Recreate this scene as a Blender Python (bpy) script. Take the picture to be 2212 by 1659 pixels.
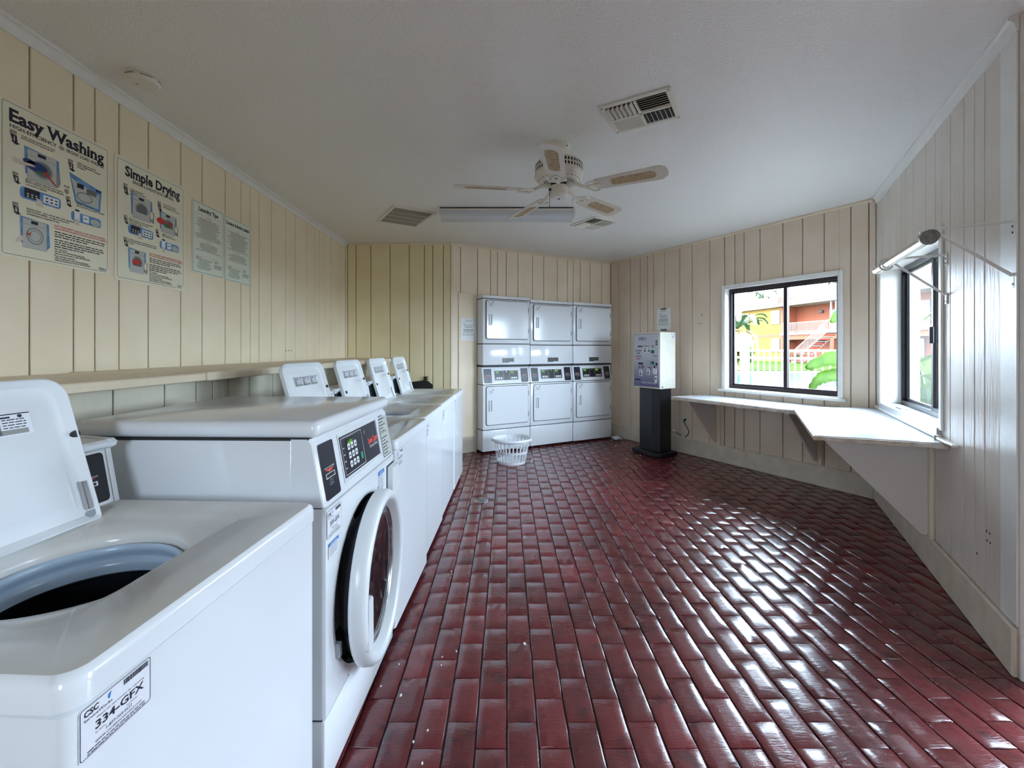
import bpy, bmesh, math, random
from mathutils import Matrix, Vector
random.seed(7)
R = math.radians
SC = bpy.context.scene
for o in list(bpy.data.objects):
    bpy.data.objects.remove(o)
COL = SC.collection

# ------------------------------------------------------------------ camera
EYE = 1.29
HC = 2.60
cam = bpy.data.cameras.new('camera')
cam.sensor_width = 36.0
cam.lens = 955.0 / 2212.0 * 36.0
cam.shift_x = (1106.0 - 1095.0) / 2212.0
cam.shift_y = -(829.5 - 755.0) / 2212.0
cam.clip_start = 0.02
cam.clip_end = 400
camo = bpy.data.objects.new('camera', cam)
camo.location = (0, 0, EYE)
camo.rotation_euler = (R(90), 0, 0)
COL.objects.link(camo)
SC.camera = camo

# ------------------------------------------------------------------ world, sun, exposure
world = bpy.data.worlds.new('world')
SC.world = world
world.use_nodes = True
wbg = world.node_tree.nodes['Background']
wbg.inputs[0].default_value = (0.66, 0.82, 1.0, 1)
wbg.inputs[1].default_value = 7.2
sun = bpy.data.lights.new('sun', 'SUN')
sun.energy = 1.2
sun.angle = R(0.6)
sun.color = (1.0, 0.93, 0.82)
suno = bpy.data.objects.new('sun', sun)
suno.rotation_euler = Vector((0.85, 0.22, -0.50)).to_track_quat('-Z', 'Y').to_euler()
COL.objects.link(suno)
SC.view_settings.view_transform = 'Standard'
SC.view_settings.look = 'None'
SC.view_settings.exposure = 2.2
SC.view_settings.gamma = 1.0
SC.view_settings.use_curve_mapping = False

# ------------------------------------------------------------------ room plan (inner faces)
P0 = (-1.975, -1.6); P1 = (-1.975, 5.42); P2 = (-0.69, 5.42); P3 = (1.56, 6.65)
P4 = (3.175, 3.80); P5 = (2.003, 1.729); P6 = (3.054, 1.141); P7 = (1.504, -1.6)
PLAN = [P0, P1, P2, P3, P4, P5, P6, P7]

def wframe(P, Q):
    ux, uy = Q[0] - P[0], Q[1] - P[1]
    L = math.hypot(ux, uy)
    return Vector((P[0], P[1], 0)), Vector((ux / L, uy / L, 0)), Vector((-uy / L, ux / L, 0)), L, math.atan2(uy, ux)

FR = {k: wframe(a, b) for k, (a, b) in dict(A=(P0, P1), B=(P1, P2), C=(P2, P3), D=(P3, P4), E=(P4, P5),
                                            F=(P5, P6), G=(P6, P7), H=(P7, P0)).items()}

def on_wall(k, s, z=0.0, out=0.0):
    o, u, n, L, a = FR[k]
    p = o + u * s + n * out
    return Vector((p.x, p.y, z))

def portal(k, s0, s1, z0, z1, out):
    li = bpy.data.lights.new('daylight_portal', 'AREA')
    li.shape = 'RECTANGLE'
    li.size = s1 - s0
    li.size_y = z1 - z0
    li.cycles.is_portal = True
    ob = bpy.data.objects.new('daylight_portal', li)
    ob.location = on_wall(k, (s0 + s1) / 2, (z0 + z1) / 2, out)
    n = FR[k][2]
    ob.rotation_euler = Vector((-n.x, -n.y, 0)).to_track_quat('-Z', 'Y').to_euler()
    COL.objects.link(ob)

# openings: (s0, s1, z0, z1)
WIN1 = (1.863, 3.0, 0.842, 1.985)
WIN2 = (0.20, 1.552, 0.842, 1.95)
DOORF = (0.10, 1.02, 0.0, 2.06)
FILLG = (0.30, 0.45, 1.0, 1.9)  # unseen slot, added and sized to light the washer fronts
FILLH = (1.6, 2.05, 1.05, 1.95)  # unseen opening behind the camera, added to brighten the machines' near sides
portal('D', *WIN1, 0.2); portal('E', *WIN2, 0.2); portal('F', *DOORF, 0.2)
portal('G', *FILLG, 0.2); portal('H', *FILLH, 0.2)

# ------------------------------------------------------------------ materials
def lin(c):
    def f(v):
        v /= 255.0
        return v / 12.92 if v <= 0.04045 else ((v + 0.055) / 1.055) ** 2.4
    return (f(c[0]), f(c[1]), f(c[2]), 1.0)

def newmat(name):
    m = bpy.data.materials.new(name)
    m.use_nodes = True
    nt = m.node_tree
    return m, nt, nt.nodes['Principled BSDF']

def P(name, col, rough=0.5, metal=0.0, spec=0.5, var=0.0, vscale=6.0, bump=0.0, bscale=40.0, stretch=None,
      coat=0.0, emit=None, emis=0.0, col2=None, detail=4.0, objrand=0.0, coords='Object'):
    m, nt, b = newmat(name)
    N, L = nt.nodes, nt.links
    c = lin(col)
    b.inputs['Base Color'].default_value = c
    b.inputs['Roughness'].default_value = rough
    b.inputs['Metallic'].default_value = metal
    b.inputs['Specular IOR Level'].default_value = spec
    if coat:
        b.inputs['Coat Weight'].default_value = coat
        b.inputs['Coat Roughness'].default_value = 0.06
    if emit:
        b.inputs['Emission Color'].default_value = lin(emit)
        b.inputs['Emission Strength'].default_value = emis
    if var or bump or objrand:
        tc = N.new('ShaderNodeTexCoord')
        mp = N.new('ShaderNodeMapping')
        L.new(tc.outputs[coords], mp.inputs[0])
        if stretch:
            mp.inputs['Scale'].default_value = stretch
    colout = None
    if var:
        nz = N.new('ShaderNodeTexNoise')
        nz.inputs['Scale'].default_value = vscale
        nz.inputs['Detail'].default_value = detail
        L.new(mp.outputs[0], nz.inputs['Vector'])
        rp = N.new('ShaderNodeValToRGB')
        rp.color_ramp.elements[0].position = 0.35
        rp.color_ramp.elements[1].position = 0.65
        d = lin(col2) if col2 else tuple(v * (1 - var) for v in c[:3]) + (1,)
        rp.color_ramp.elements[0].color = d
        rp.color_ramp.elements[1].color = c
        L.new(nz.outputs['Fac'], rp.inputs[0])
        colout = rp.outputs[0]
    if objrand:
        oi = N.new('ShaderNodeObjectInfo')
        hs = N.new('ShaderNodeHueSaturation')
        mr = N.new('ShaderNodeMapRange')
        mr.inputs[3].default_value = 1 - objrand
        mr.inputs[4].default_value = 1 + objrand
        L.new(oi.outputs['Random'], mr.inputs[0])
        L.new(mr.outputs[0], hs.inputs['Value'])
        if colout: L.new(colout, hs.inputs['Color'])
        else: hs.inputs['Color'].default_value = c
        colout = hs.outputs[0]
    if colout:
        L.new(colout, b.inputs['Base Color'])
    if bump:
        nb = N.new('ShaderNodeTexNoise')
        nb.inputs['Scale'].default_value = bscale
        nb.inputs['Detail'].default_value = 3
        L.new(mp.outputs[0], nb.inputs['Vector'])
        bp = N.new('ShaderNodeBump')
        bp.inputs['Strength'].default_value = bump
        bp.inputs['Distance'].default_value = 0.004
        L.new(nb.outputs['Fac'], bp.inputs['Height'])
        L.new(bp.outputs[0], b.inputs['Normal'])
    return m

def glass_mat(name, tint=(1, 1, 1), refl=0.08):
    m, nt, b = newmat(name)
    N, L = nt.nodes, nt.links
    out = N['Material Output']
    N.remove(b)
    t = N.new('ShaderNodeBsdfTransparent'); t.inputs[0].default_value = (*tint, 1)
    g = N.new('ShaderNodeBsdfGlossy'); g.inputs['Roughness'].default_value = 0.01
    fr = N.new('ShaderNodeFresnel'); fr.inputs[0].default_value = 1.45
    mx = N.new('ShaderNodeMixShader')
    ge = N.new('ShaderNodeNewGeometry'); iv = N.new('ShaderNodeMath'); iv.operation = 'SUBTRACT'; iv.inputs[0].default_value = 1.0
    L.new(ge.outputs['Backfacing'], iv.inputs[1]); ml = N.new('ShaderNodeMath'); ml.operation = 'MULTIPLY'
    L.new(fr.outputs[0], ml.inputs[0]); L.new(iv.outputs[0], ml.inputs[1]); L.new(ml.outputs[0], mx.inputs[0]); L.new(t.outputs[0], mx.inputs[1]); L.new(g.outputs[0], mx.inputs[2])
    L.new(mx.outputs[0], out.inputs[0])
    return m

def floor_mat():
    m, nt, b = newmat('painted_red_brick')
    N, L = nt.nodes, nt.links
    geo = N.new('ShaderNodeNewGeometry')
    n1 = N.new('ShaderNodeTexNoise'); n1.inputs['Scale'].default_value = 2.2; n1.inputs['Detail'].default_value = 5
    L.new(geo.outputs['Position'], n1.inputs['Vector'])
    r1 = N.new('ShaderNodeValToRGB')
    e = r1.color_ramp.elements
    e[0].position = 0.30; e[0].color = lin((88, 30, 33))
    e[1].position = 0.72; e[1].color = lin((122, 46, 50))
    L.new(n1.outputs['Fac'], r1.inputs[0])
    # blackish scuffs
    n2 = N.new('ShaderNodeTexNoise'); n2.inputs['Scale'].default_value = 9; n2.inputs['Detail'].default_value = 3
    L.new(geo.outputs['Position'], n2.inputs['Vector'])
    r2 = N.new('ShaderNodeValToRGB')
    r2.color_ramp.elements[0].position = 0.56; r2.color_ramp.elements[0].color = (0, 0, 0, 1)
    r2.color_ramp.elements[1].position = 0.72; r2.color_ramp.elements[1].color = (0.7, 0.7, 0.7, 1)
    L.new(n2.outputs['Fac'], r2.inputs[0])
    mx = N.new('ShaderNodeMix'); mx.data_type = 'RGBA'
    L.new(r2.outputs[0], mx.inputs[0]); L.new(r1.outputs[0], mx.inputs[6])
    mx.inputs[7].default_value = lin((56, 30, 35))
    oi = N.new('ShaderNodeObjectInfo')
    hs = N.new('ShaderNodeHueSaturation')
    mr = N.new('ShaderNodeMapRange'); mr.inputs[3].default_value = 0.82; mr.inputs[4].default_value = 1.2
    L.new(oi.outputs['Random'], mr.inputs[0]); L.new(mr.outputs[0], hs.inputs['Value'])
    L.new(mx.outputs[2], hs.inputs['Color']); L.new(hs.outputs[0], b.inputs['Base Color'])
    n3 = N.new('ShaderNodeTexNoise'); n3.inputs['Scale'].default_value = 5; n3.inputs['Detail'].default_value = 4
    L.new(geo.outputs['Position'], n3.inputs['Vector'])
    mr2 = N.new('ShaderNodeMapRange'); mr2.inputs[3].default_value = 0.14; mr2.inputs[4].default_value = 0.38
    L.new(n3.outputs['Fac'], mr2.inputs[0]); L.new(mr2.outputs[0], b.inputs['Roughness'])
    b.inputs['Specular IOR Level'].default_value = 0.6
    b.inputs['Coat Weight'].default_value = 0.5
    b.inputs['Coat Roughness'].default_value = 0.18
    # trowel strokes and pits
    mp = N.new('ShaderNodeMapping'); mp.inputs['Rotation'].default_value = (0, 0, R(40)); mp.inputs['Scale'].default_value = (1, 7, 1)
    L.new(geo.outputs['Position'], mp.inputs[0])
    n4 = N.new('ShaderNodeTexNoise'); n4.inputs['Scale'].default_value = 14; n4.inputs['Detail'].default_value = 3; n4.inputs['Distortion'].default_value = 1.2
    L.new(mp.outputs[0], n4.inputs['Vector'])
    vo = N.new('ShaderNodeTexVoronoi'); vo.inputs['Scale'].default_value = 95
    L.new(geo.outputs['Position'], vo.inputs['Vector'])
    pr = N.new('ShaderNodeMapRange'); pr.inputs[1].default_value = 0.0; pr.inputs[2].default_value = 0.25
    L.new(vo.outputs['Distance'], pr.inputs[0])
    ad = N.new('ShaderNodeMath'); ad.operation = 'MULTIPLY_ADD'; ad.inputs[1].default_value = 0.30
    L.new(pr.outputs[0], ad.inputs[0]); L.new(n4.outputs['Fac'], ad.inputs[2])
    bp = N.new('ShaderNodeBump'); bp.inputs['Strength'].default_value = 0.35; bp.inputs['Distance'].default_value = 0.004
    L.new(ad.outputs[0], bp.inputs['Height']); L.new(bp.outputs[0], b.inputs['Normal'])
    return m

def plank_mat(name, col, col2, rough, grain, spec=0.5):
    m, nt, b = newmat(name)
    N, L = nt.nodes, nt.links
    geo = N.new('ShaderNodeNewGeometry')
    mp = N.new('ShaderNodeMapping'); mp.inputs['Scale'].default_value = (1, 1, 0.07)
    L.new(geo.outputs['Position'], mp.inputs[0])
    nz = N.new('ShaderNodeTexNoise'); nz.inputs['Scale'].default_value = 55; nz.inputs['Detail'].default_value = 5; nz.inputs['Distortion'].default_value = 0.6
    L.new(mp.outputs[0], nz.inputs['Vector'])
    n2 = N.new('ShaderNodeTexNoise'); n2.inputs['Scale'].default_value = 3; n2.inputs['Detail'].default_value = 5
    L.new(geo.outputs['Position'], n2.inputs['Vector'])
    rp = N.new('ShaderNodeValToRGB')
    rp.color_ramp.elements[0].position = 0.32; rp.color_ramp.elements[0].color = lin(col2)
    rp.color_ramp.elements[1].position = 0.62; rp.color_ramp.elements[1].color = lin(col)
    L.new(n2.outputs['Fac'], rp.inputs[0]); L.new(rp.outputs[0], b.inputs['Base Color'])
    bp = N.new('ShaderNodeBump'); bp.inputs['Strength'].default_value = grain; bp.inputs['Distance'].default_value = 0.003
    L.new(nz.outputs['Fac'], bp.inputs['Height']); L.new(bp.outputs[0], b.inputs['Normal'])
    b.inputs['Roughness'].default_value = rough
    b.inputs['Specular IOR Level'].default_value = spec
    return m

def ceiling_mat():
    m, nt, b = newmat('knockdown_ceiling')
    N, L = nt.nodes, nt.links
    geo = N.new('ShaderNodeNewGeometry')
    nz = N.new('ShaderNodeTexNoise'); nz.inputs['Scale'].default_value = 85; nz.inputs['Detail'].default_value = 2
    L.new(geo.outputs['Position'], nz.inputs['Vector'])
    rp = N.new('ShaderNodeMapRange'); rp.inputs[1].default_value = 0.48; rp.inputs[2].default_value = 0.62
    L.new(nz.outputs['Fac'], rp.inputs[0])
    bp = N.new('ShaderNodeBump'); bp.inputs['Strength'].default_value = 0.5; bp.inputs['Distance'].default_value = 0.003
    L.new(rp.outputs[0], bp.inputs['Height']); L.new(bp.outputs[0], b.inputs['Normal'])
    b.inputs['Base Color'].default_value = lin((241, 239, 233))
    b.inputs['Roughness'].default_value = 0.42
    return m

def panel_print_mat():
    # kiosk door print: pale grey at the top fading to purple at the bottom (flat print)
    m, nt, b = newmat('kiosk_print')
    N, L = nt.nodes, nt.links
    tc = N.new('ShaderNodeTexCoord')
    sp = N.new('ShaderNodeSeparateXYZ'); L.new(tc.outputs['Object'], sp.inputs[0])
    nz = N.new('ShaderNodeTexNoise'); nz.inputs['Scale'].default_value = 6; L.new(tc.outputs['Object'], nz.inputs['Vector'])
    ad = N.new('ShaderNodeMath'); ad.operation = 'MULTIPLY_ADD'; ad.inputs[1].default_value = 0.12
    L.new(nz.outputs['Fac'], ad.inputs[0]); L.new(sp.outputs[2], ad.inputs[2])
    mr = N.new('ShaderNodeMapRange'); mr.inputs[1].default_value = 0.88; mr.inputs[2].default_value = 1.30
    L.new(ad.outputs[0], mr.inputs[0])
    rp = N.new('ShaderNodeValToRGB')
    rp.color_ramp.elements[0].color = lin((82, 70, 128)); rp.color_ramp.elements[1].color = lin((205, 205, 212))
    L.new(mr.outputs[0], rp.inputs[0]); L.new(rp.outputs[0], b.inputs['Base Color'])
    b.inputs['Roughness'].default_value = 0.35
    return m

M = {}
M['brick'] = floor_mat()
M['grout'] = P('grout', (64, 26, 29), 0.55, var=0.35, vscale=8, coords='Object')
M['cream'] = plank_mat('cream_plank', (246, 231, 202), (240, 224, 192), 0.5, 0.12)
M['cream_b'] = plank_mat('yellowed_plank', (243, 228, 186), (236, 219, 174), 0.5, 0.18)
M['cream_c'] = plank_mat('pale_plank', (247, 231, 206), (240, 222, 194), 0.5, 0.15)
M['cream_d'] = plank_mat('window_wall_plank', (230, 211, 190), (222, 202, 177), 0.42, 0.15)
M['cream_e'] = plank_mat('glossy_plank', (226, 216, 205), (218, 207, 194), 0.33, 1.0, spec=0.20)
M['cream_low'] = plank_mat('stained_plank', (226, 219, 200), (204, 198, 178), 0.5, 0.15)
M['groove'] = P('groove_shadow_gap', (96, 74, 48), 0.8)
M['trim'] = P('cream_trim', (236, 220, 192), 0.4, var=0.06, vscale=10, bump=0.1, bscale=60)
M['trimw'] = P('white_trim', (238, 236, 230), 0.35, var=0.04, vscale=12, bump=0.1, bscale=50)
M['base'] = P('baseboard_paint', (226, 212, 192), 0.45, var=0.14, vscale=9, bump=0.15, bscale=30)
M['ceil'] = ceiling_mat()
M['white'] = P('white_enamel', (236, 239, 242), 0.13, spec=0.5, var=0.015, vscale=3)
M['lidw'] = P('white_lid_enamel', (238, 241, 243), 0.16, var=0.02, vscale=4)
M['deck'] = P('worn_white_deck', (226, 226, 223), 0.20, var=0.10, vscale=3.5, col2=(214, 211, 203))
M['plastic'] = P('white_plastic', (230, 234, 236), 0.28)
M['fixw'] = P('fixture_white', (232, 228, 214), 0.35, var=0.06, vscale=15)
M['bladew'] = P('blade_white', (220, 213, 197), 0.4, var=0.05, vscale=12)
M['grey'] = P('grey_plastic_and_shade', (150, 155, 160), 0.4)  # latch plastic; also paints the shade in the dryer handle recess
M['seam'] = P('dark_seam', (40, 42, 46), 0.6)
M['tubring'] = P('tub_ring_plastic', (176, 196, 214), 0.25)
M['steel'] = P('stainless_drum', (74, 82, 92), 0.34, metal=0.7, var=0.15, vscale=30)
M['dark'] = P('dark_interior', (16, 17, 20), 0.45)
M['black'] = P('black_panel', (22, 24, 30), 0.28)
M['blackgloss'] = P('black_gloss', (20, 22, 26), 0.12)
M['navy'] = P('charcoal_panel', (38, 40, 52), 0.3)
M['pedestal'] = P('black_pedestal', (13, 15, 20), 0.42, bump=0.15, bscale=200)
M['white_ink'] = P('white_ink', (235, 235, 238), 0.5)
M['red_ink'] = P('red_ink', (206, 52, 44), 0.5)
M['coral'] = P('coral_ink', (238, 84, 70), 0.5)
M['ink'] = P('dark_ink', (28, 30, 48), 0.55)
M['greyink'] = P('grey_ink', (112, 112, 112), 0.55)
M['paleink'] = P('pale_grey_ink', (196, 198, 190), 0.55)
M['midink'] = P('mid_grey_ink', (150, 152, 148), 0.55)
M['blueink'] = P('blue_ink', (84, 134, 190), 0.5, var=0.35, vscale=25, col2=(120, 165, 210))
M['noticeblue'] = P('notice_blue', (40, 130, 205), 0.45)
M['navyink'] = P('navy_ink', (32, 58, 120), 0.5)
M['skin'] = P('pale_print', (222, 205, 190), 0.55)
M['greenink'] = P('green_ink', (40, 120, 70), 0.5)
M['paper'] = P('poster_stock', (240, 234, 208), 0.45)
M['paperw'] = P('white_sheet', (238, 240, 236), 0.5)
M['papertip'] = P('pale_green_sheet', (230, 234, 216), 0.5)
M['sticker'] = P('sticker_white', (240, 242, 248), 0.35)
M['led'] = P('green_led', (30, 60, 10), 0.4, emit=(120, 230, 20), emis=0.16)
M['button'] = P('button_white', (228, 230, 232), 0.4)
M['greenbtn'] = P('green_button', (10, 150, 105), 0.4)
M['chrome'] = P('chrome', (190, 192, 196), 0.18, metal=1.0)
M['rust'] = P('rust', (120, 62, 26), 0.8, var=0.3, vscale=60)
M['doorglass'] = P('door_glass', (12, 15, 20), 0.04, spec=0.7, coat=0.5)
M['gasket'] = P('gasket', (44, 48, 56), 0.35)
M['counter'] = P('laminate_top', (190, 192, 196), 0.24, spec=0.3, var=0.03, vscale=4)
M['counteredge'] = P('counter_edge', (222, 214, 204), 0.45, var=0.2, vscale=18, col2=(190, 168, 142))
M['bracket'] = P('bracket_paint', (220, 208, 198), 0.45, bump=0.08, bscale=90)
M['bronze'] = P('bronze_aluminium', (52, 42, 46), 0.35, metal=0.3)
M['bronze2'] = P('black_aluminium', (26, 27, 32), 0.3, metal=0.3)
M['glass'] = glass_mat('window_glass', (0.97, 0.98, 0.98))
M['stucco'] = P('white_stucco', (116, 107, 102), 0.8, bump=1.0, bscale=14, var=0.05, vscale=8)
M['cane'] = P('woven_cane', (206, 184, 146), 0.7, var=0.3, vscale=40, col2=(176, 150, 112))
M['dustlens'] = P('frosted_lens', (204, 206, 208), 0.35)
M['filter'] = P('grille_louvre', (156, 150, 130), 0.6)
M['ventdark'] = P('vent_dark', (52, 54, 52), 0.7)
M['basket'] = P('basket_plastic', (232, 236, 240), 0.35)
M['tape'] = P('grey_tape', (108, 106, 104), 0.4)
M['cord'] = P('black_cord', (18, 18, 20), 0.5)
M['kprint'] = panel_print_mat()
M['rod'] = P('galvanised_rod', (216, 218, 220), 0.18, metal=0.7)
M['lint'] = P('grey_lint', (140, 138, 134), 0.95, var=0.4, vscale=60)
M['clear'] = P('clear_plastic', (225, 232, 240), 0.1)

# ------------------------------------------------------------------ mesh builder
_tc = {}
def _textmesh(s, bold):
    key = (s, bold)
    if key not in _tc:
        cu = bpy.data.curves.new('t', 'FONT')
        cu.body = s
        cu.size = 1.0
        cu.offset = bold
        cu.resolution_u = 2
        ob = bpy.data.objects.new('t', cu)
        me = ob.to_mesh()
        vs = [(v.co.x, v.co.y) for v in me.vertices]
        fs = [tuple(p.vertices) for p in me.polygons]
        ob.to_mesh_clear()
        bpy.data.objects.remove(ob)
        bpy.data.curves.remove(cu)
        _tc[key] = (vs, fs)
    return _tc[key]

def _hcut(vs, fs, y):
    seg = []
    for f in fs:
        xs = []
        n = len(f)
        for i in range(n):
            a, b = vs[f[i]], vs[f[(i + 1) % n]]
            if (a[1] - y) * (b[1] - y) < 0:
                t = (y - a[1]) / (b[1] - a[1])
                xs.append(a[0] + t * (b[0] - a[0]))
        if len(xs) >= 2:
            seg.append((min(xs), max(xs)))
    seg.sort()
    out = []
    for s in seg:
        if out and s[0] <= out[-1][1] + 1e-4:
            out[-1] = (out[-1][0], max(out[-1][1], s[1]))
        else:
            out.append(s)
    return out

def _serif_text(s, bold):
    key = ('serif', s, bold)
    if key in _tc:
        return _tc[key]
    V, F = [], []
    stem = 0.10 + 2 * bold
    for i, ch in enumerate(s):
        if ch == ' ':
            continue
        lv, lf = _textmesh(ch, min(bold, .026) if ch in 'gj' else bold)
        pv, _ = _textmesh(s[:i + 1], bold)
        off = max(v[0] for v in pv) - max(v[0] for v in lv)
        b = len(V)
        V += [(x + off, y) for x, y in lv]
        F += [tuple(k + b for k in f) for f in lf]
        ys = [v[1] for v in lv]
        lo, hi = min(ys), max(ys)
        bars = []
        if ch in 'EWhinmlDrLTipduHkAk':
            if ch not in 'W':
                if ch == 'p':
                    bars.append((lo, 1))
                elif ch not in 'u':
                    bars.append((lo, 1))
            if ch in 'WhlDLkETd':
                bars.append((hi, -1))
            if ch in 'nmrpui':
                bars.append((min(hi, 0.52 + bold), -1))
        if ch in 'yv':
            bars.append((min(hi, 0.52 + bold), -1))
        for yb, sg in bars:
            for a, c in _hcut(lv, lf, yb + sg * 0.05):
                if c - a < stem * 1.9:
                    e = 0.055
                    if ch in 'nmrpui' and sg < 0:
                        x0, x1 = a - e, a + 0.03
                    else:
                        x0, x1 = a - e, c + e
                    k = len(V)
                    V += [(x0 + off, min(yb, yb + sg * .05)), (x1 + off, min(yb, yb + sg * .05)),
                          (x1 + off, max(yb, yb + sg * .05)), (x0 + off, max(yb, yb + sg * .05))]
                    F.append((k, k + 1, k + 2, k + 3))
    _tc[key] = (V, F)
    return _tc[key]

class MB:
    def __init__(self, mat=None):
        self.v, self.f, self.mi, self.mats, self.cur = [], [], [], [], 0
        self.M = None
        if mat: self.use(mat)
    def use(self, mat):
        m = M[mat] if isinstance(mat, str) else mat
        if m not in self.mats: self.mats.append(m)
        self.cur = self.mats.index(m)
        return self
    def add(self, vs, fs):
        b = len(self.v)
        if self.M is not None:
            vs = [tuple(self.M @ Vector(p)) for p in vs]
        self.v += [tuple(p) for p in vs]
        for f in fs:
            self.f.append(tuple(i + b for i in f))
            self.mi.append(self.cur)
        return self
    def box(self, x0, x1, y0, y1, z0, z1, bev=0.0, seg=2):
        if x1 < x0: x0, x1 = x1, x0
        if y1 < y0: y0, y1 = y1, y0
        if z1 < z0: z0, z1 = z1, z0
        if bev > 0:
            bm = bmesh.new()
            bmesh.ops.create_cube(bm, size=1)
            for v in bm.verts:
                v.co = Vector(((v.co.x + .5) * (x1 - x0) + x0, (v.co.y + .5) * (y1 - y0) + y0, (v.co.z + .5) * (z1 - z0) + z0))
            bmesh.ops.bevel(bm, geom=bm.edges[:], offset=bev, segments=seg, affect='EDGES', profile=0.5)
            self.bm(bm)
            return self
        vs = [(x0, y0, z0), (x1, y0, z0), (x1, y1, z0), (x0, y1, z0), (x0, y0, z1), (x1, y0, z1), (x1, y1, z1), (x0, y1, z1)]
        return self.add(vs, [(0, 3, 2, 1), (4, 5, 6, 7), (0, 1, 5, 4), (1, 2, 6, 5), (2, 3, 7, 6), (3, 0, 4, 7)])
    def bm(self, bm):
        bm.verts.index_update()
        self.add([tuple(v.co) for v in bm.verts], [tuple(v.index for v in f.verts) for f in bm.faces])
        bm.free()
    def loft(self, loops, cap0=True, cap1=True, closed=True):
        n = len(loops[0])
        vs = [p for l in loops for p in l]
        fs = []
        for i in range(len(loops) - 1):
            for j in range(n if closed else n - 1):
                a, b = i * n + j, i * n + (j + 1) % n
                fs.append((a, b, b + n, a + n))
        if cap0: fs.append(tuple(reversed(range(n))))
        if cap1: fs.append(tuple(range((len(loops) - 1) * n, len(loops) * n)))
        return self.add(vs, fs)
    def lathe(self, prof, n=32, axis='z', c=(0, 0, 0), cap0=False, cap1=False):
        loops = []
        for r, h in prof:
            lp = []
            for i in range(n):
                a = 2 * math.pi * i / n
                x, y = r * math.cos(a), r * math.sin(a)
                if axis == 'z': p = (c[0] + x, c[1] + y, c[2] + h)
                elif axis == 'y': p = (c[0] + x, c[1] + h, c[2] - y)
                else: p = (c[0] + h, c[1] + x, c[2] + y)
                lp.append(p)
            loops.append(lp)
        return self.loft(loops, cap0, cap1)
    def cyl(self, c, r, h, n=20, axis='z', bev=0.0):
        if bev:
            return self.lathe([(r - bev, 0), (r, bev), (r, h - bev), (r - bev, h)], n, axis, c, True, True)
        return self.lathe([(r, 0), (r, h)], n, axis, c, True, True)
    def tube(self, pts, r, n=8, closed=False):
        pts = [Vector(p) for p in pts]
        loops = []
        up = Vector((0, 0, 1))
        for i, p in enumerate(pts):
            a = pts[i - 1] if i else p
            b = pts[i + 1] if i < len(pts) - 1 else p
            t = (b - a).normalized()
            s = t.cross(up)
            if s.length < 1e-4: s = t.cross(Vector((1, 0, 0)))
            s.normalize()
            w = s.cross(t).normalized()
            rr = r[i] if isinstance(r, (list, tuple)) else r
            loops.append([tuple(p + s * (rr * math.cos(2 * math.pi * k / n)) + w * (rr * math.sin(2 * math.pi * k / n))) for k in range(n)])
        return self.loft(loops)
    def prism(self, poly, z0, z1, axis='z', bev=0.0):
        """poly (a,b): axis z -> (x,y); axis y -> (x,z) extruded y; axis x -> (y,z) extruded x"""
        def pt(a, b, h):
            return (a, b, h) if axis == 'z' else ((a, h, b) if axis == 'y' else (h, a, b))
        if bev:
            cxm = sum(p[0] for p in poly) / len(poly); cym = sum(p[1] for p in poly) / len(poly)
            def ins(p):
                d = math.hypot(p[0] - cxm, p[1] - cym) or 1
                k = 1 - bev * 1.3 / d
                return (cxm + (p[0] - cxm) * k, cym + (p[1] - cym) * k)
            q = [ins(p) for p in poly]
            sg = 1 if z1 > z0 else -1
            return self.loft([[pt(*p, z0) for p in q], [pt(*p, z0 + sg * bev) for p in poly], [pt(*p, z1 - sg * bev) for p in poly], [pt(*p, z1) for p in q]])
        return self.loft([[pt(*p, z0) for p in poly], [pt(*p, z1) for p in poly]])
    # flat print on a plane facing -Y : coordinates (x, z) at depth y
    def rect(self, x0, x1, z0, z1, y=0.0):
        return self.add([(x0, y, z0), (x1, y, z0), (x1, y, z1), (x0, y, z1)], [(0, 1, 2, 3)])
    def poly(self, pts, y=0.0):
        return self.add([(p[0], y, p[1]) for p in pts], [tuple(range(len(pts)))])
    def rring(self, x0, x1, z0, z1, r, w, y=0.0):
        a = rrect(x0, x1, z0, z1, r); b = rrect(x0 + w, x1 - w, z0 + w, z1 - w, max(r - w, .0005))
        n = len(a)
        return self.add([(p[0], y, p[1]) for p in a] + [(p[0], y, p[1]) for p in b], [(i, (i + 1) % n, n + (i + 1) % n, n + i) for i in range(n)])
    def ell(self, cx, cz, rx, rz, y=0.0, n=24):
        return self.poly([(cx + rx * math.cos(2 * math.pi * i / n), cz + rz * math.sin(2 * math.pi * i / n)) for i in range(n)], y)
    def ering(self, cx, cz, rx, rz, w, y=0.0, n=28):
        vs = []
        for k in (0, w):
            vs += [(cx + (rx - k) * math.cos(2 * math.pi * i / n), y, cz + (rz - k) * math.sin(2 * math.pi * i / n)) for i in range(n)]
        return self.add(vs, [(i, (i + 1) % n, n + (i + 1) % n, n + i) for i in range(n)])
    def text(self, s, x, z, h, y=0.0, width=None, bold=0.0, align='L', serif=False):
        vs, fs = (_serif_text if serif else _textmesh)(s, bold)
        x0 = min(v[0] for v in vs); x1 = max(v[0] for v in vs)
        k = h / 0.73
        kx = (width / (x1 - x0)) if width else k
        w = (x1 - x0) * kx
        o = x - (w / 2 if align == 'C' else (w if align == 'R' else 0))
        return self.add([(o + (vx - x0) * kx, y, z + vy * k) for vx, vy in vs], fs)
    def words(self, x0, x1, z, h, y=0.0, fill=1.0, rnd=None):
        rn = rnd or random
        x = x0
        end = x0 + (x1 - x0) * fill
        while x < end - h:
            w = min(h * rn.uniform(1.2, 4.5), end - x)
            self.rect(x, x + w, z, z + h * .62, y)
            x += w + h * .55
        return self
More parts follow.
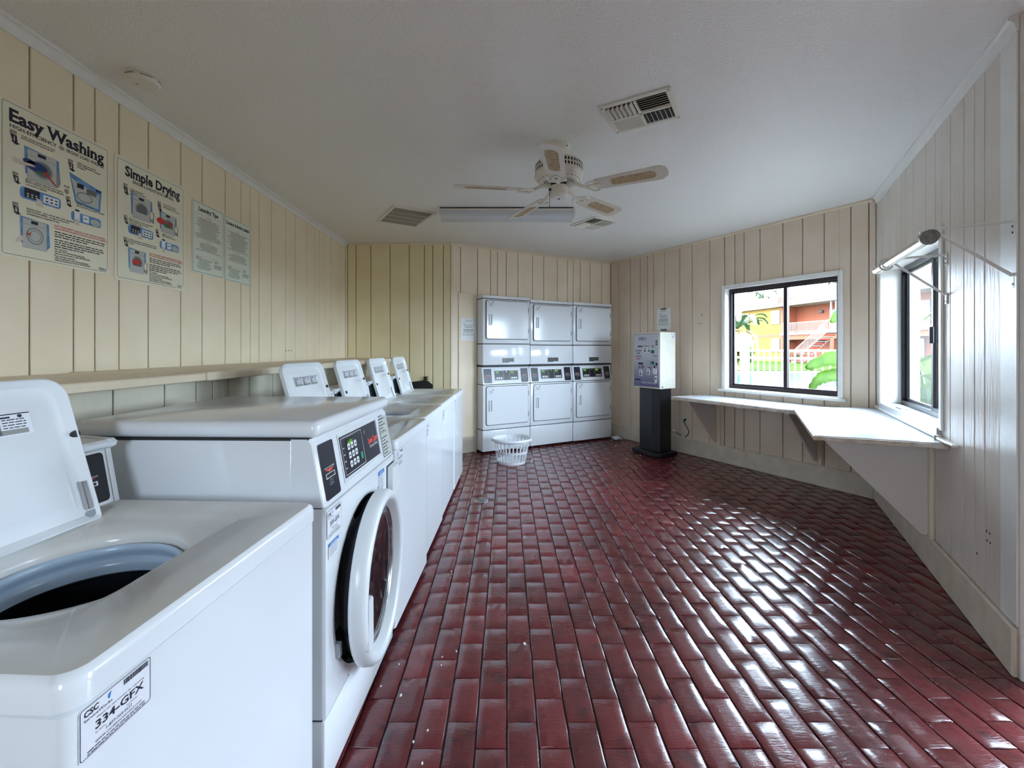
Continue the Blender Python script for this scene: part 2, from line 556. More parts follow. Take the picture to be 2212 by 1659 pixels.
    def obj(self, name, parent=None, loc=None, rotz=0.0, smooth=True, ang=35, label=None, cat=None, group=None, kind=None):
        me = bpy.data.meshes.new(name)
        me.from_pydata(self.v, [], self.f)
        for m in self.mats: me.materials.append(m)
        if len(self.mats) > 1:
            me.polygons.foreach_set('material_index', self.mi)
        if smooth:
            me.polygons.foreach_set('use_smooth', [True] * len(me.polygons))
            me.update()
            me.set_sharp_from_angle(angle=R(ang))
        me.update()
        return link(name, me, parent, loc, rotz, label, cat, group, kind)

def link(name, data, parent=None, loc=None, rotz=0.0, label=None, cat=None, group=None, kind=None):
    o = bpy.data.objects.new(name, data)
    COL.objects.link(o)
    if parent is not None: o.parent = parent
    if loc is not None: o.location = loc
    if rotz: o.rotation_euler = (0, 0, rotz)
    if label: o['label'] = label
    if cat: o['category'] = cat
    if group: o['group'] = group
    if kind: o['kind'] = kind
    return o

def thing(name, label, cat, loc, rotz=0.0, group=None):
    o = link(name, None, None, loc, rotz, label, cat, group)
    o.empty_display_size = 0.1
    return o

def rrect(x0, x1, z0, z1, r, n=4):
    out = []
    for cx, cz, a0 in ((x1 - r, z0 + r, -90), (x1 - r, z1 - r, 0), (x0 + r, z1 - r, 90), (x0 + r, z0 + r, 180)):
        for i in range(n + 1):
            a = R(a0 + 90 * i / n)
            out.append((cx + r * math.cos(a), cz + r * math.sin(a)))
    return out

# ------------------------------------------------------------------ room shell
def offset_poly(pts, d):
    out = []
    n = len(pts)
    for i in range(n):
        p, q, r = Vector(pts[i - 1]), Vector(pts[i]), Vector(pts[(i + 1) % n])
        a = (q - p).normalized(); b = (r - q).normalized()
        na = Vector((-a.y, a.x)); nb = Vector((-b.y, b.x))
        m = (na + nb).normalized()
        out.append(tuple(q + m * (d / max(m.dot(na), .3))))
    return out

OUT = offset_poly(PLAN, 0.15)
mb = MB('grout'); mb.prism(OUT, -0.14, -0.009)
floor = mb.obj('floor', smooth=False, kind='structure', label='dark red painted brick floor')
mb = MB('ceil'); mb.prism(OUT, HC, HC + 0.18)
mb.prism(offset_poly(PLAN, 0.85), HC + 0.02, HC + 0.30)  # unseen eave, added to keep high sky light off the counters
ceiling = mb.obj('ceiling', smooth=False, kind='structure', label='off-white textured ceiling with unseen eave added to cut sky light')

WALLS = {}
def wall(name, k, mat, grooves=(), openings=(), ext0=0.16, ext1=0.16, thick=0.15, z1=HC, pz0=0.0, gap=0.0075, skip=None, slabmat='groove', label=None, start=0.0, end=None):
    o, u, n, L, a = FR[k]
    end = L if end is None else end
    b = MB(slabmat)
    us = sorted(set([-ext0, L + ext1] + [q for op in openings for q in op[:2]]))
    for i in range(len(us) - 1):
        s0, s1 = us[i], us[i + 1]
        mid = (s0 + s1) / 2
        op = [q for q in openings if q[0] < mid < q[1]]
        if not op:
            b.box(s0, s1, 0.013, thick, -0.009, z1)
        else:
            if op[0][2] > 0.01: b.box(s0, s1, 0.013, thick, -0.009, op[0][2])
            if op[0][3] < z1 - 0.01: b.box(s0, s1, 0.013, thick, op[0][3], z1)
    w = b.obj(name, loc=o, rotz=a, smooth=False, kind='structure', label=label)
    WALLS[k] = w
    ed = [start] + list(grooves) + [end]
    for i in range(len(ed) - 1):
        s0, s1 = ed[i] + gap / 2, ed[i + 1] - gap / 2
        if s1 - s0 < 0.01: continue
        spans = [(s0, s1, pz0, z1)]
        for op in openings:
            new = []
            for (c0, c1, d0, d1) in spans:
                if c1 <= op[0] or c0 >= op[1]:
                    new.append((c0, c1, d0, d1)); continue
                if c0 < op[0]: new.append((c0, op[0], d0, d1))
                if c1 > op[1]: new.append((op[1], c1, d0, d1))
                m0, m1 = max(c0, op[0]), min(c1, op[1])
                if op[2] > d0 + .01: new.append((m0, m1, d0, op[2]))
                if op[3] < d1 - .01: new.append((m0, m1, op[3], d1))
            spans = new
        for (c0, c1, d0, d1) in spans:
            if c1 - c0 < 0.004: continue
            p = MB(mat)
            cc = 0.0025 if c1 - c0 > .01 else .001
            prof = [(c0, 0.0135), (c0, cc), (c0 + cc, 0), (c1 - cc, 0), (c1, cc), (c1, 0.0135)]
            p.loft([[(x, y, d0) for x, y in prof], [(x, y, d1) for x, y in prof]])
            p.obj('plank', w, smooth=False)
    return w

gA = [1.975 * 955 / (1095 - px) + 1.6 for px in (65, 160, 206, 258, 321, 391, 437, 487, 521, 541, 560, 586.7, 617, 638, 663, 680, 690, 701, 715.5, 733)]
gA = [0.4, 0.64, 0.87, 1.06, 1.16, 1.29, 1.48, 1.72, 1.96, 2.14, 2.25, 2.38, 2.56, 2.8, 3.03, 3.24] + gA
wall('wall_left', 'A', 'cream', gA, ext0=.16, label='cream painted plank wall behind the washers')
wall('wall_back_left', 'B', 'cream_b', [0.019, 0.124, 0.306, 0.542, 0.777, 0.963, 1.065, 1.195], ext1=0, label='yellowed cream plank wall in the far left corner')
DRY0, DRYW = 0.352, 0.688
wC = wall('wall_back', 'C', 'cream_c', [0.132, 0.366, 0.548, 0.648, 0.776, 0.955, 1.184, 1.365, 1.591, 1.766, 1.868, 1.994, 2.172, 2.393],
          openings=[(DRY0, DRY0 + 3 * DRYW, 0.0, 1.955)], ext0=0, label='pale plank wall around the built-in dryers')
b = MB('groove')
b.box(DRY0 - .06, DRY0 - .001, .15, .75, -.009, 2.05); b.box(DRY0 + 3 * DRYW + .001, DRY0 + 3 * DRYW + .06, .15, .75, -.009, 2.05)
b.box(DRY0 - .06, DRY0 + 3 * DRYW + .06, .75, .8, -.009, 2.05); b.box(DRY0 - .06, DRY0 + 3 * DRYW + .06, .15, .8, 2.0, 2.05)
b.box(DRY0 - .06, DRY0 + 3 * DRYW + .06, .15, .8, -.06, -.009)
b.obj('dryer_closet', wC, smooth=False)
wall('wall_right_back', 'D', 'cream_d', [0.166, 0.402, 0.588, 0.72, 0.825, 1.01, 1.247, 1.429, 1.67, 1.857, 1.982, 2.09, 2.266, 2.5, 2.685, 2.874, 3.087, 3.222],
     openings=[WIN1], label='cream plank wall with the pool-side window')
wall('wall_right', 'E', 'cream_e', [0.223, 0.451, 0.632, 0.758, 0.866, 1.035, 1.279, 1.446, 1.673, 1.848, 1.972, 2.079, 2.258],
     openings=[WIN2], ext1=-.02, label='glossy white plank wall with the recessed window')
wall('wall_entry', 'F', 'trimw', [0.08, 1.05], openings=[DOORF], ext0=0, slabmat='trimw', label='white entry wall with door opening')
wall('wall_right_front', 'G', 'cream_e', [0.3, 2.8], openings=[FILLG], label='plank wall with unseen slot added to let in light')
wall('wall_front', 'H', 'cream', [0.5, 3.0], openings=[FILLH], label='plank wall with unseen opening added to let in light')

# trims
def strip(name, k, s0, s1, z0, z1, d, mat='trim', bev=0.004, kind='structure', prof=None, back=0.0):
    o, u, n, L, a = FR[k]
    b = MB(mat)
    if prof:
        b.loft([[(s0, y, z) for y, z in prof], [(s1, y, z) for y, z in prof]])
    else:
        b.box(s0, s1, -d, back, z0, z1, bev, 1)
    return b.obj(name, loc=o, rotz=a, smooth=False, kind=kind)

def crown(k, s0, s1, h, d, name):
    prof = [(0, HC - h), (-.006, HC - h), (-.008, HC - h * .75), (-.014, HC - h * .45), (-d * .7, HC - h * .3), (-d, HC - h * .25), (-d, HC), (0, HC)]
    return strip(name, k, s0, s1, 0, 0, 0, 'trimw' if k in 'AE' else 'trim', prof=prof)
crown('A', 0, FR['A'][3], .058, .03, 'trim_1')
crown('B', .03, FR['B'][3], .03, .012, 'trim_2')
crown('C', 0, FR['C'][3] - .02, .034, .012, 'trim_3')
crown('D', 0.01, FR['D'][3] - .02, .032, .012, 'trim_4')
crown('E', 0.02, FR['E'][3], .062, .03, 'trim_5')
strip('trim_6', 'A', FR['A'][3] - .03, FR['A'][3], 0, HC - .058, .02, 'trim')
strip('trim_7', 'C', 0.0, .03, 0, HC - .034, .006, 'trim')
strip('trim_8', 'E', FR['E'][3] - .03, FR['E'][3], .2, HC - .062, .006, 'trimw')
BH = 0.195
strip('baseboard_back_left', 'B', .6, FR['B'][3] - .005, 0, BH, .016, 'base')
strip('baseboard_back', 'C', 0.012, DRY0 - .03, 0, BH, .018, 'base')
strip('baseboard_right_back', 'D', 0.0, 0.36, 0, BH, .02, 'base', bev=.006)
strip('baseboard_right_back', 'D', 0.362, FR['D'][3] - .012, 0, BH, .02, 'base', bev=.006)
strip('baseboard_right', 'E', 0.012, FR['E'][3], 0, BH, .02, 'base', bev=.006)
strip('baseboard_entry', 'F', 0.0, DOORF[0] - .002, 0, BH - .02, .016, 'trimw')
# door casing on the entry wall
strip('trim_9', 'F', 0.022, DOORF[0] + .005, BH - .02, 2.14, .02, 'trimw')
strip('trim_10', 'F', 0.022, DOORF[1] + .09, 2.06, 2.14, .021, 'trimw')

# dryer surround boards on the back wall
def board(k, s0, s1, z0, z1, label):
    o, u, n, L, a = FR[k]
    b = MB('cream_c'); b.box(s0, s1, -.014, -.0005, z0, z1, .003, 1)
    b.use('seam')
    for z in (z0 + .06, (z0 + z1) / 2, z1 - .03, z0 + .5, z1 - .4):
        b.cyl((s1 - .025, -.0145, z), .004, .001, 8, 'y')
    return b.obj('filler_board', loc=o, rotz=a, smooth=False, label=label, cat='board', group='boards beside the dryers')
board('C', .10, DRY0 - .004, BH + .002, 1.995, 'tall cream plywood board left of the stacked dryers')
board('C', DRY0 + 3 * DRYW + .004, 2.545, BH * .4, 1.955, 'narrow cream board between the right dryer and the corner')

# low plumbing wall and ledge along the left wall
b = MB('groove'); b.box(-1.974, -1.438, -1.59, 5.41, 0, 1.150)
low = b.obj('wall_left_low', smooth=False, kind='structure', label='low plank-faced ledge wall behind the washers')
ys = [-1.6, -1.1, -.6, -.1, .35]
for px in (99, 245, 356, 424, 460, 495, 539, 590, 640, 690):
    ys.append(1.425 * 955 / (1095 - px))
ys += [3.7, 3.95, 4.1, 4.35, 4.6, 4.84, 5.05, 5.2, 5.415]
ys = sorted(ys)
for i in range(len(ys) - 1):
    p = MB('cream_low'); p.box(-1.4385, -1.425, ys[i] + .003, ys[i + 1] - .003, 0, 1.150, .002, 1)
    p.obj('plank', low, smooth=False)
b = MB('trim')
b.box(-1.974, -1.352, -1.58, 1.99, 1.150, 1.184, .004, 1); b.box(-1.974, -1.345, 1.99, 5.415, 1.148, 1.188, .004, 1)
b.obj('trim_11', smooth=False, kind='structure', label='cream ledge top along the left wall')

# ------------------------------------------------------------------ floor bricks
def brick_mesh(seed, w=.0965, l=.2025):
    rn = random.Random(seed)
    bb = MB('brick')
    nx, ny = 4, 6
    vs, fs = [], []
    xs = [-w / 2, -w / 2 + .006, w / 2 - .006, w / 2]
    xs = [-w / 2, -w / 2 + .005, -w / 6, w / 6, w / 2 - .005, w / 2]
    yy = [-l / 2, -l / 2 + .004, -l / 5, l / 5, l / 2 - .004, l / 2]
    tilt = rn.uniform(-.0006, .0006); tilty = rn.uniform(-.0008, .0008)
    for j, y in enumerate(yy):
        for i, x in enumerate(xs):
            edge = i in (0, 5) or j in (0, 5)
            z = -.0024 if edge else tilt * x / w * 2 + tilty * y / l * 2 + rn.uniform(-.0004, .0004)
            if not edge and (i in (2, 3) and j in (2, 3)): z += .0004
            jx = rn.uniform(-.0015, .0015) if edge else 0
            vs.append((x + jx, y + (rn.uniform(-.0015, .0015) if edge else 0), z))
    n = 6
    for j in range(5):
        for i in range(5):
            fs.append((j * n + i, j * n + i + 1, (j + 1) * n + i + 1, (j + 1) * n + i))
    return vs, fs
BR = [brick_mesh(100 + i) for i in range(10)]
BRM = []
for i, (vs, fs) in enumerate(BR):
    me = bpy.data.meshes.new('brick')
    # add short skirt
    n = 6
    rim = [i for i in range(n)] + [j * n + n - 1 for j in range(1, n)] + [(n - 1) * n + i for i in range(n - 2, -1, -1)] + [j * n for j in range(n - 2, 0, -1)]
    b0 = len(vs)
    vs2 = vs + [(vs[r][0], vs[r][1], -.012) for r in rim]
    fs2 = fs + [(rim[k], b0 + k, b0 + (k + 1) % len(rim), rim[(k + 1) % len(rim)]) for k in range(len(rim))]
    BR[i] = (vs2, fs2)
    me.from_pydata(vs2, [], fs2)
    me.materials.append(M['brick'])
    me.polygons.foreach_set('use_smooth', [True] * len(me.polygons))
    me.update()
    me.set_sharp_from_angle(angle=R(50))
    BRM.append(me)

def inside(p, poly):
    r = False
    n = len(poly)
    for i in range(n):
        (x0, y0), (x1, y1) = poly[i], poly[(i + 1) % n]
        if (y0 > p[1]) != (y1 > p[1]) and p[0] < (x1 - x0) * (p[1] - y0) / (y1 - y0) + x0:
            r = not r
    return r
BIN = offset_poly(PLAN, 0.05)
cand = []
for ix in range(-19, 33):
    x = 0.052 + ix * 0.1035
    for iy in range(-9, 34):
        y = iy * 0.2045 + (0.102 if ix % 2 else 0) + 0.0
        if not inside((x, y), BIN): continue
        if x < -1.4: continue
        vis = x > -.55 and y > 1.2 and abs(x) < y * 1.17
        px = 1.0 / (y * y * math.hypot(x, y)) if vis else 0
        cand.append((px, x, y))
cand.sort(reverse=True)
stuff = MB('brick')
for i, (px, x, y) in enumerate(cand):
    k = (int(x * 1000) * 7 + int(y * 1000) * 13) % len(BRM)
    dz = ((int(x * 977) * 31 + int(y * 991) * 17) % 7 - 3) * .00025
    if i < 300:
        o = link('brick', BRM[k], floor, (x, y, dz), math.pi if (i % 2) else 0)
    else:
        stuff.add([(vx + x, vy + y, vz + dz) for vx, vy, vz in BR[k][0]], BR[k][1])
stuff.obj('brick_field', floor, kind='stuff', ang=50)

# ------------------------------------------------------------------ windows
def window(name, k, op, fmat, recess, stile, label, casing=.032, sill=True):
    o, u, n, L, a = FR[k]
    s0, s1, z0, z1 = op
    root = link(name, None, None, o, a, label=label, kind='structure')
    b = MB('trimw')
    c = casing
    b.box(s0 - c, s0, -.014, -.0005, z0, z1 + c, .003, 1); b.box(s1, s1 + c, -.014, -.0005, z0, z1 + c, .003, 1)
    b.box(s0, s1, -.014, -.0005, z1, z1 + c, .003, 1)
    b.obj('casing', root, smooth=False)
    b = MB('trimw')
    b.box(s0, s0 + .01, -.012, .16, z0, z1); b.box(s1 - .01, s1, -.012, .16, z0, z1)
    b.box(s0, s1, -.012, .16, z1 - .01, z1); b.box(s0, s1, 0, .16, z0, z0 + .01)
    b.obj('reveal', root, smooth=False)
    if sill:
        b = MB('trimw'); b.box(s0 - c - .03, s1 + c + .03, -.045, 0.0, z0 - .026, z0 + .002, .004, 1)
        b.obj('sill', root, smooth=False)
    y0, y1 = recess, recess + .05
    f = .030
    S0, S1, Z0, Z1 = s0 + .01, s1 - .01, z0 + .01, z1 - .01
    b = MB(fmat)
    b.box(S0, S0 + f, y0, y1, Z0, Z1, .003, 1); b.box(S1 - f, S1, y0, y1, Z0, Z1, .003, 1)
    b.box(S0 + f, S1 - f, y0, y1, Z0, Z0 + f * 1.1, .003, 1); b.box(S0 + f, S1 - f, y0, y1, Z1 - f * 1.2, Z1, .003, 1)
    b.obj('window_frame', root, smooth=False)
    w = .036
    for i, (a0, a1, yy) in enumerate(((S0 + f - .005, stile + w / 2, y0 + .026), (stile - w / 2, S1 - f + .005, y0 + .004))):
        b = MB(fmat)
        g = .020
        b.box(a0, a0 + (w if i else g), yy, yy + .02, Z0 + f, Z1 - f, .002, 1)
        b.box(a1 - (g if i else w), a1, yy, yy + .02, Z0 + f, Z1 - f, .002, 1)
        b.box(a0, a1, yy, yy + .02, Z0 + f, Z0 + f + .022, .002, 1); b.box(a0, a1, yy, yy + .02, Z1 - f - .022, Z1 - f, .002, 1)
        s = b.obj('sash', root, smooth=False)
        p = MB('glass'); p.box(a0 + .01, a1 - .01, yy + .008, yy + .012, Z0 + f + .01, Z1 - f - .01)
        p.obj('pane', s, smooth=False)
    return root
w1 = window('window_1', 'D', WIN1, 'bronze', .065, 2.486, 'brown-framed sliding window looking out to the pool')
w2 = window('window_2', 'E', WIN2, 'bronze2', .115, .93, 'black-framed sliding window set deep in the right wall', sill=False)
b = MB('bronze2'); b.box(.952, .964, .098, .119, 1.33, 1.44, .003, 1); b.obj('latch', w2)
b = MB('counter'); b.box(WIN2[0] + .01, WIN2[1] - .01, -.02, .115, WIN2[2] - .03, WIN2[2] + .012, .003, 1); b.obj('inner_sill', w2, smooth=False)

# ------------------------------------------------------------------ stickers
def id_sticker(m, cx, cz, w, h, y, code, big=True):
    """white machine-number label printed on the plane y, centred cx, cz"""
    m.use('sticker'); m.poly(rrect(cx - w / 2, cx + w / 2, cz - h / 2, cz + h / 2, h * .06), y)
    m.use('ink')
    e = y - .0004
    m.rring(cx - w / 2 + w * .012, cx + w / 2 - w * .012, cz - h / 2 + w * .012, cz + h / 2 - w * .012, h * .055, w * .008, e)
    L = cx - w / 2
    B = cz - h / 2
    if big:
        m.text('CSC', L + w * .06, B + h * .80, h * .115, e, bold=.03)
        m.use('noticeblue'); m.poly([(L + w * .36, B + h * .83), (L + w * .385, B + h * .80), (L + w * .41, B + h * .93), (L + w * .37, B + h * .90)], e); m.use('ink')
        m.text('ServiceWorks', L + w * .06, B + h * .71, h * .06, e, width=w * .36)
        rn = random.Random(3)
        x = L + w * .58
        while x < L + w * .95:
            bw = rn.choice((.006, .010, .016)) * w
            m.rect(x, x + bw, B + h * .82, B + h * .93, e)
            x += bw + rn.choice((.006, .010)) * w
        m.text('Please use this number for reporting', L + w * .22, B + h * .62, h * .035, e, width=w * .66)
        m.text(code, L + w * .2, B + h * .42, h * .16, e, width=w * .68, bold=.02)
        m.text('For Service', L + w * .2, B + h * .34, h * .035, e)
        m.text('Para Servicio', L + w * .62, B + h * .34, h * .035, e)
        m.text('1-877-264-6622', L + w * .34, B + h * .25, h * .065, e, width=w * .36)
        m.text('WWW.CSCSERVICEWORKS.COM', L + w * .2, B + h * .16, h * .05, e, width=w * .64)
        for k in range(2):
            m.words(L + w * .1, L + w * .92, B + h * (.10 - .05 * k), h * .032, e, rnd=random.Random(k))
    else:
        m.words(L + w * .06, L + w * .35, B + h * .78, h * .12, e)
        m.rect(L + w * .6, L + w * .93, B + h * .78, B + h * .9, e)
        m.text(code, cx, B + h * .38, h * .24, e, width=w * .62, bold=.03, align='C')
        m.words(L + w * .2, L + w * .8, B + h * .22, h * .08, e); m.words(L + w * .08, L + w * .9, B + h * .08, h * .06, e)

def notice(m, cx, cz, w, h, y, seed=1):
    m.use('sticker'); m.rect(cx - w / 2, cx + w / 2, cz - h / 2, cz + h / 2, y)
    e = y - .0004
    m.use('noticeblue'); m.rect(cx - w / 2, cx + w / 2, cz + h * .30, cz + h / 2, e)
    m.use('white_ink'); m.text('NOTICE', cx, cz + h * .34, h * .1, e - .0002, width=w * .6, align='C', bold=.02)
    m.use('ink')
    for k in range(6):
        m.words(cx - w * .42, cx + w * .42, cz + h * (.2 - .11 * k), h * .05, e, rnd=random.Random(seed + k))

# ------------------------------------------------------------------ top-loading washer
def keypad(m, x, z, nx, nz, p, s, y, mat='button'):
    m.use(mat)
    for i in range(nx):
        for j in range(nz):
            m.poly(rrect(x + i * p, x + i * p + s, z + j * p, z + j * p + s, s * .2, 2), y)

def reader(m, x0, x1, z0, z1, y, mat='navy'):
    """black card-reader insert with red arrow and white-framed slot"""
    w, h = x1 - x0, z1 - z0
    m.use(mat); m.poly(rrect(x0, x1, z0, z1, w * .08), y)
    e = y - .0005
    cx = (x0 + x1) / 2
    sz = z0 + h * .40
    m.use('white_ink'); m.rring(cx - w * .30, cx + w * .30, sz - h * .045, sz + h * .045, .001, w * .03, e)
    m.text('INSERT CARD HERE', cx, sz + h * .13, h * .028, e, width=w * .66, align='C')
    m.use('dark'); m.rect(cx - w * .26, cx + w * .26, sz - h * .035, sz + h * .035, e)
    m.use('coral'); m.poly([(cx - w * .30, sz + h * .115), (cx, sz + h * .06), (cx + w * .30, sz + h * .115)], e)
    m.use('midink'); m.rring(cx - w * .1, cx + w * .1, sz - h * .14, sz - h * .08, .001, w * .015, e)
    m.words(cx - w * .15, cx + w * .15, sz - h * .17, h * .018, e)

ANG = sorted([2 * math.pi * i / 72 for i in range(72)] + [math.radians(c + d) for c in (46.9, 133.1, 226.9, 313.1) for d in (-4.2, -3.4, -2.7, -1.9, -1.2, -.6, .3, .9, 1.6, 2.3, 3.0, 3.8)])
NA = len(ANG)
def outer_loop(w, y0, y1, r, n=64):
    """angle-ordered rounded rectangle loop, n points"""
    pts = []
    cy = (y0 + y1) / 2
    for a in ANG:
        pts.append((a, None))
    out = []
    hx, hy = w / 2, (y1 - y0) / 2
    for a, _ in pts:
        c, s = math.cos(a), math.sin(a)
        # superellipse-like rounded rect by ray casting
        t = min(hx / abs(c) if abs(c) > 1e-6 else 9, hy / abs(s) if abs(s) > 1e-6 else 9)
        x, y = c * t, s * t
        ax, ay = abs(x), abs(y)
        if ax > hx - r and ay > hy - r:
            # project onto corner arc
            kx, ky = hx - r, hy - r
            lo, hi = 0.0, t
            for _k in range(24):
                md = (lo + hi) / 2
                qx, qy = abs(c) * md, abs(s) * md
                ins = not (qx > kx and qy > ky and math.hypot(qx - kx, qy - ky) > r)
                if ins: lo = md
                else: hi = md
            x, y = c * lo, s * lo
        out.append((x, y + cy))
    return out

def top_washer(loc, rotz, label, code, group='washers along the left wall', detail=True):
    t = thing('top_load_washer', label, 'washing machine', loc, rotz, group)
    W, Dp, Hd = .645, .69, .882
    b = MB('white')
    ol = outer_loop(W - .006, .005, Dp, .016, 96)
    b.loft([[(x, y, .035) for x, y in ol], [(x, y, Hd - .050) for x, y in ol], [(x * .99, (y - .34) * .99 + .34, Hd - .046) for x, y in ol]], True, False)
    b.use('seam'); b.loft([[(x * .985, (y - .34) * .985 + .34, z) for x, y in ol] for z in (Hd - .06, Hd - .04)], False, False)
    b.box(-W / 2 + .0035, -W / 2 + .006, .045, .048, .05, Hd - .05)
    b.obj('cabinet', t, smooth=True)
    for sx in (-1, 1):
        for yf in (.05, Dp - .08):
            b = MB('dark'); b.cyl((sx * (W / 2 - .06), yf, 0), .02, .036, 12); b.obj('foot', t)
    # top panel with recessed lid seat and round tub opening
    n = 96
    o1 = outer_loop(W, -.002, Dp, .03, n)
    def sc(l, k, cy=.34):
        return [(x * k, (y - cy) * k + cy) for x, y in l]
    rec = outer_loop(.455, .128, .535, .05, n)
    rec2 = outer_loop(.395, .150, .505, .10, n)
    hc = (0.0, .315)
    def circ(r):
        return [(hc[0] + r * math.cos(a), hc[1] + r * math.sin(a)) for a in ANG]
    loops = [[(x, y, Hd - .043) for x, y in o1], [(x, y, Hd - .016) for x, y in o1],
             [(x, y, Hd - .005) for x, y in sc(o1, .992)], [(x, y, Hd) for x, y in sc(o1, .972)],
             [(x, y, Hd - .001) for x, y in rec], [(x, y, Hd - .007) for x, y in sc(rec, .975)], [(x, y, Hd - .012) for x, y in rec2],
             [(x, y, Hd - .022) for x, y in circ(.180)], [(x, y, Hd - .028) for x, y in circ(.168)], [(x, y, Hd - .036) for x, y in circ(.164)], [(x, y, Hd - .060) for x, y in circ(.166)]]
    b = MB('deck'); b.loft(loops[3:], False, False)
    b.use('white'); b.loft(loops[:4], False, False)
    b.obj('top_panel', t, ang=50)
    b = MB('tubring')
    b.lathe([(.172, -.060), (.158, -.046), (.154, -.044), (.150, -.048), (.149, -.060), (.156, -.066), (.158, -.074), (.150, -.080), (.148, -.088), (.148, -.104), (.162, -.112)], 56, 'z', (hc[0], hc[1], Hd))
    b.obj('tub_ring', t, ang=60)
    b = MB('steel')
    b.lathe([(.162, -.112), (.195, -.125), (.200, -.15), (.203, -.40), (.18, -.43), (.02, -.42)], 40, 'z', (hc[0], hc[1], Hd))
    b.use('dark'); b.lathe([(.05, -.42), (.045, -.20), (.03, -.18), (.001, -.17)], 20, 'z', (hc[0], hc[1], Hd))
    b.obj('drum', t, ang=50)
    # lid, hinged at the rear, leaning back
    ang = R(73.5)
    hy, hz = .502, Hd - .012
    # lid local: X width, Y along lid from hinge (towards top), Z = normal to room side
    Mx = Matrix.Translation((0, hy, hz)) @ Matrix(((1, 0, 0, 0), (0, math.cos(ang), -math.sin(ang), 0), (0, math.sin(ang), math.cos(ang), 0), (0, 0, 0, 1)))
    # Mx maps local y up the lid (back+up) and local z to front/up normal
    lw, ll = .428, .362
    def lp(inset, r):
        pts = []
        x0, x1, y0, y1 = -lw / 2 + inset, lw / 2 - inset, inset, ll - inset
        for cx, cy, a0, rr in ((x1, y0, -90, .008), (x1, y1, 0, r), (x0, y1, 90, r), (x0, y0, 180, .008)):
            sx = -1 if cx > 0 else 1; sy = 1 if cy < ll / 2 else -1
            c0, c1 = cx + sx * rr, cy + sy * rr
            for i in range(6):
                a = R(a0 + 90 * i / 5); pts.append((c0 + rr * math.cos(a), c1 + rr * math.sin(a)))
        return pts
    b = MB('lidw'); b.M = Mx
    A0, A1 = lp(0, .05), lp(.004, .048)
    T = .028
    Bp, Cp, Dd = lp(.018, .04), lp(.040, .032), lp(.05, .03)
    b.loft([[(x, y, -T / 2 + .004) for x, y in A1], [(x, y, -T / 2 + .008) for x, y in A0], [(x, y, T / 2 - .003) for x, y in A0], [(x, y, T / 2) for x, y in A1],
            [(x, y, T / 2 - .003) for x, y in lp(.007, .046)], [(x, y, T / 2 - .016) for x, y in Bp], [(x, y, T / 2 - .018) for x, y in Cp], [(x, y, T / 2 - .012) for x, y in Dd]])
    lid = b.obj('lid', t, ang=40)
    b = MB('dark'); b.M = Mx
    b.cyl((lw / 2 - .006, ll * .60, T / 2 - .012), .009, .010, 14); b.obj('bumper', lid)
    b = MB('dark'); b.M = Mx; b.cyl((-lw / 2 + .06, ll * .42, T / 2 - .014), .010, .006, 14); b.obj('bumper', lid)
    b = MB('chrome'); b.M = Mx
    b.box(lw / 2 - .024, lw / 2 - .012, .03, .10, T / 2 - .016, T / 2 - .004, .002, 1); b.cyl((lw / 2 - .014, .014, T / 2 - .016), .013, .01, 14)
    b.use('rust'); b.cyl((lw / 2 - .001, .006, -.012), .012, .008, 12)
    b.obj('hinge', lid)
    b = MB('sticker')
    # label lies on the lid inner face: build in (x, z) print plane then map
    b.M = Mx @ Matrix(((1, 0, 0, 0), (0, 0, 1, 0), (0, -1, 0, T / 2 - .0105), (0, 0, 0, 1)))
    x0, x1, q0, q1 = -.125, .125, ll * .66, ll * .80
    b.rect(x0, x1, q0, q1, 0)
    b.use('midink')
    for k in range(3):
        a0 = x0 + .006 + k * .08
        b.rect(a0, a0 + .024, q0 + .004, q1 - .014, -.0004); b.rect(a0, a0 + .075, q0 + .003, q0 + .014, -.0004)
        b.use('ink'); b.rect(a0, a0 + .045, q1 - .011, q1 - .007, -.0004); b.ell(a0 + .064, q1 - .008, .005, .004, -.0005, 10)
        for r in range(4): b.words(a0 + .028, a0 + .074, q0 + .017 + r * .006, .0035, -.0004)
        b.use('midink')
    b.use('ink'); b.rect(x0, x1, q1 - .0035, q1 - .001, -.0005)
    b.obj('instruction_label', lid, kind='stuff')
    # console
    cz0, cz1 = Hd - .004, 1.050
    prof = [(.545, cz0), (.572, cz1 - .028), (.556, cz1 - .020), (.552, cz1 - .008), (.562, cz1), (.665, cz1 + .006), (.69, cz1 - .01), (.69, cz0)]
    b = MB('plastic')
    b.prism(prof, -W / 2 + .006, -W / 2 + .020, 'x'); b.prism(prof, W / 2 - .020, W / 2 - .006, 'x')
    prof2 = [(.549, cz0 + .004), (.575, cz1 - .030), (.562, cz1 - .020), (.558, cz1 - .008), (.566, cz1 - .002), (.665, cz1 + .003), (.686, cz1 - .01), (.686, cz0)]
    b.prism(prof2, -W / 2 + .020, W / 2 - .020, 'x')
    con = b.obj('console', t, ang=30)
    al = math.atan2(.575 - .549, cz1 - .030 - cz0 - .004)
    b = MB('black')
    b.M = Matrix.Translation((0, .549, cz0 + .004)) @ Matrix.Rotation(-al, 4, 'X')
    H2 = (cz1 - .034 - cz0) / math.cos(al)
    reader(b, W / 2 - .16, W / 2 - .028, .008, H2 - .004, -.0012, 'black')
    b.use('navy'); b.rect(-.27, .14, .008, H2 - .004, -.0012)
    b.use('led'); b.rect(-.10, -.05, H2 * .66, H2 * .80, -.002)
    keypad(b, -.11, H2 * .16, 3, 3, .025, .019, -.002)
    b.use('greenbtn'); b.rect(-.025, -.008, H2 * .2, H2 * .34, -.002)
    b.use('coral'); b.text('Speed Queen', .02, H2 * .4, .016, -.002, bold=.02)
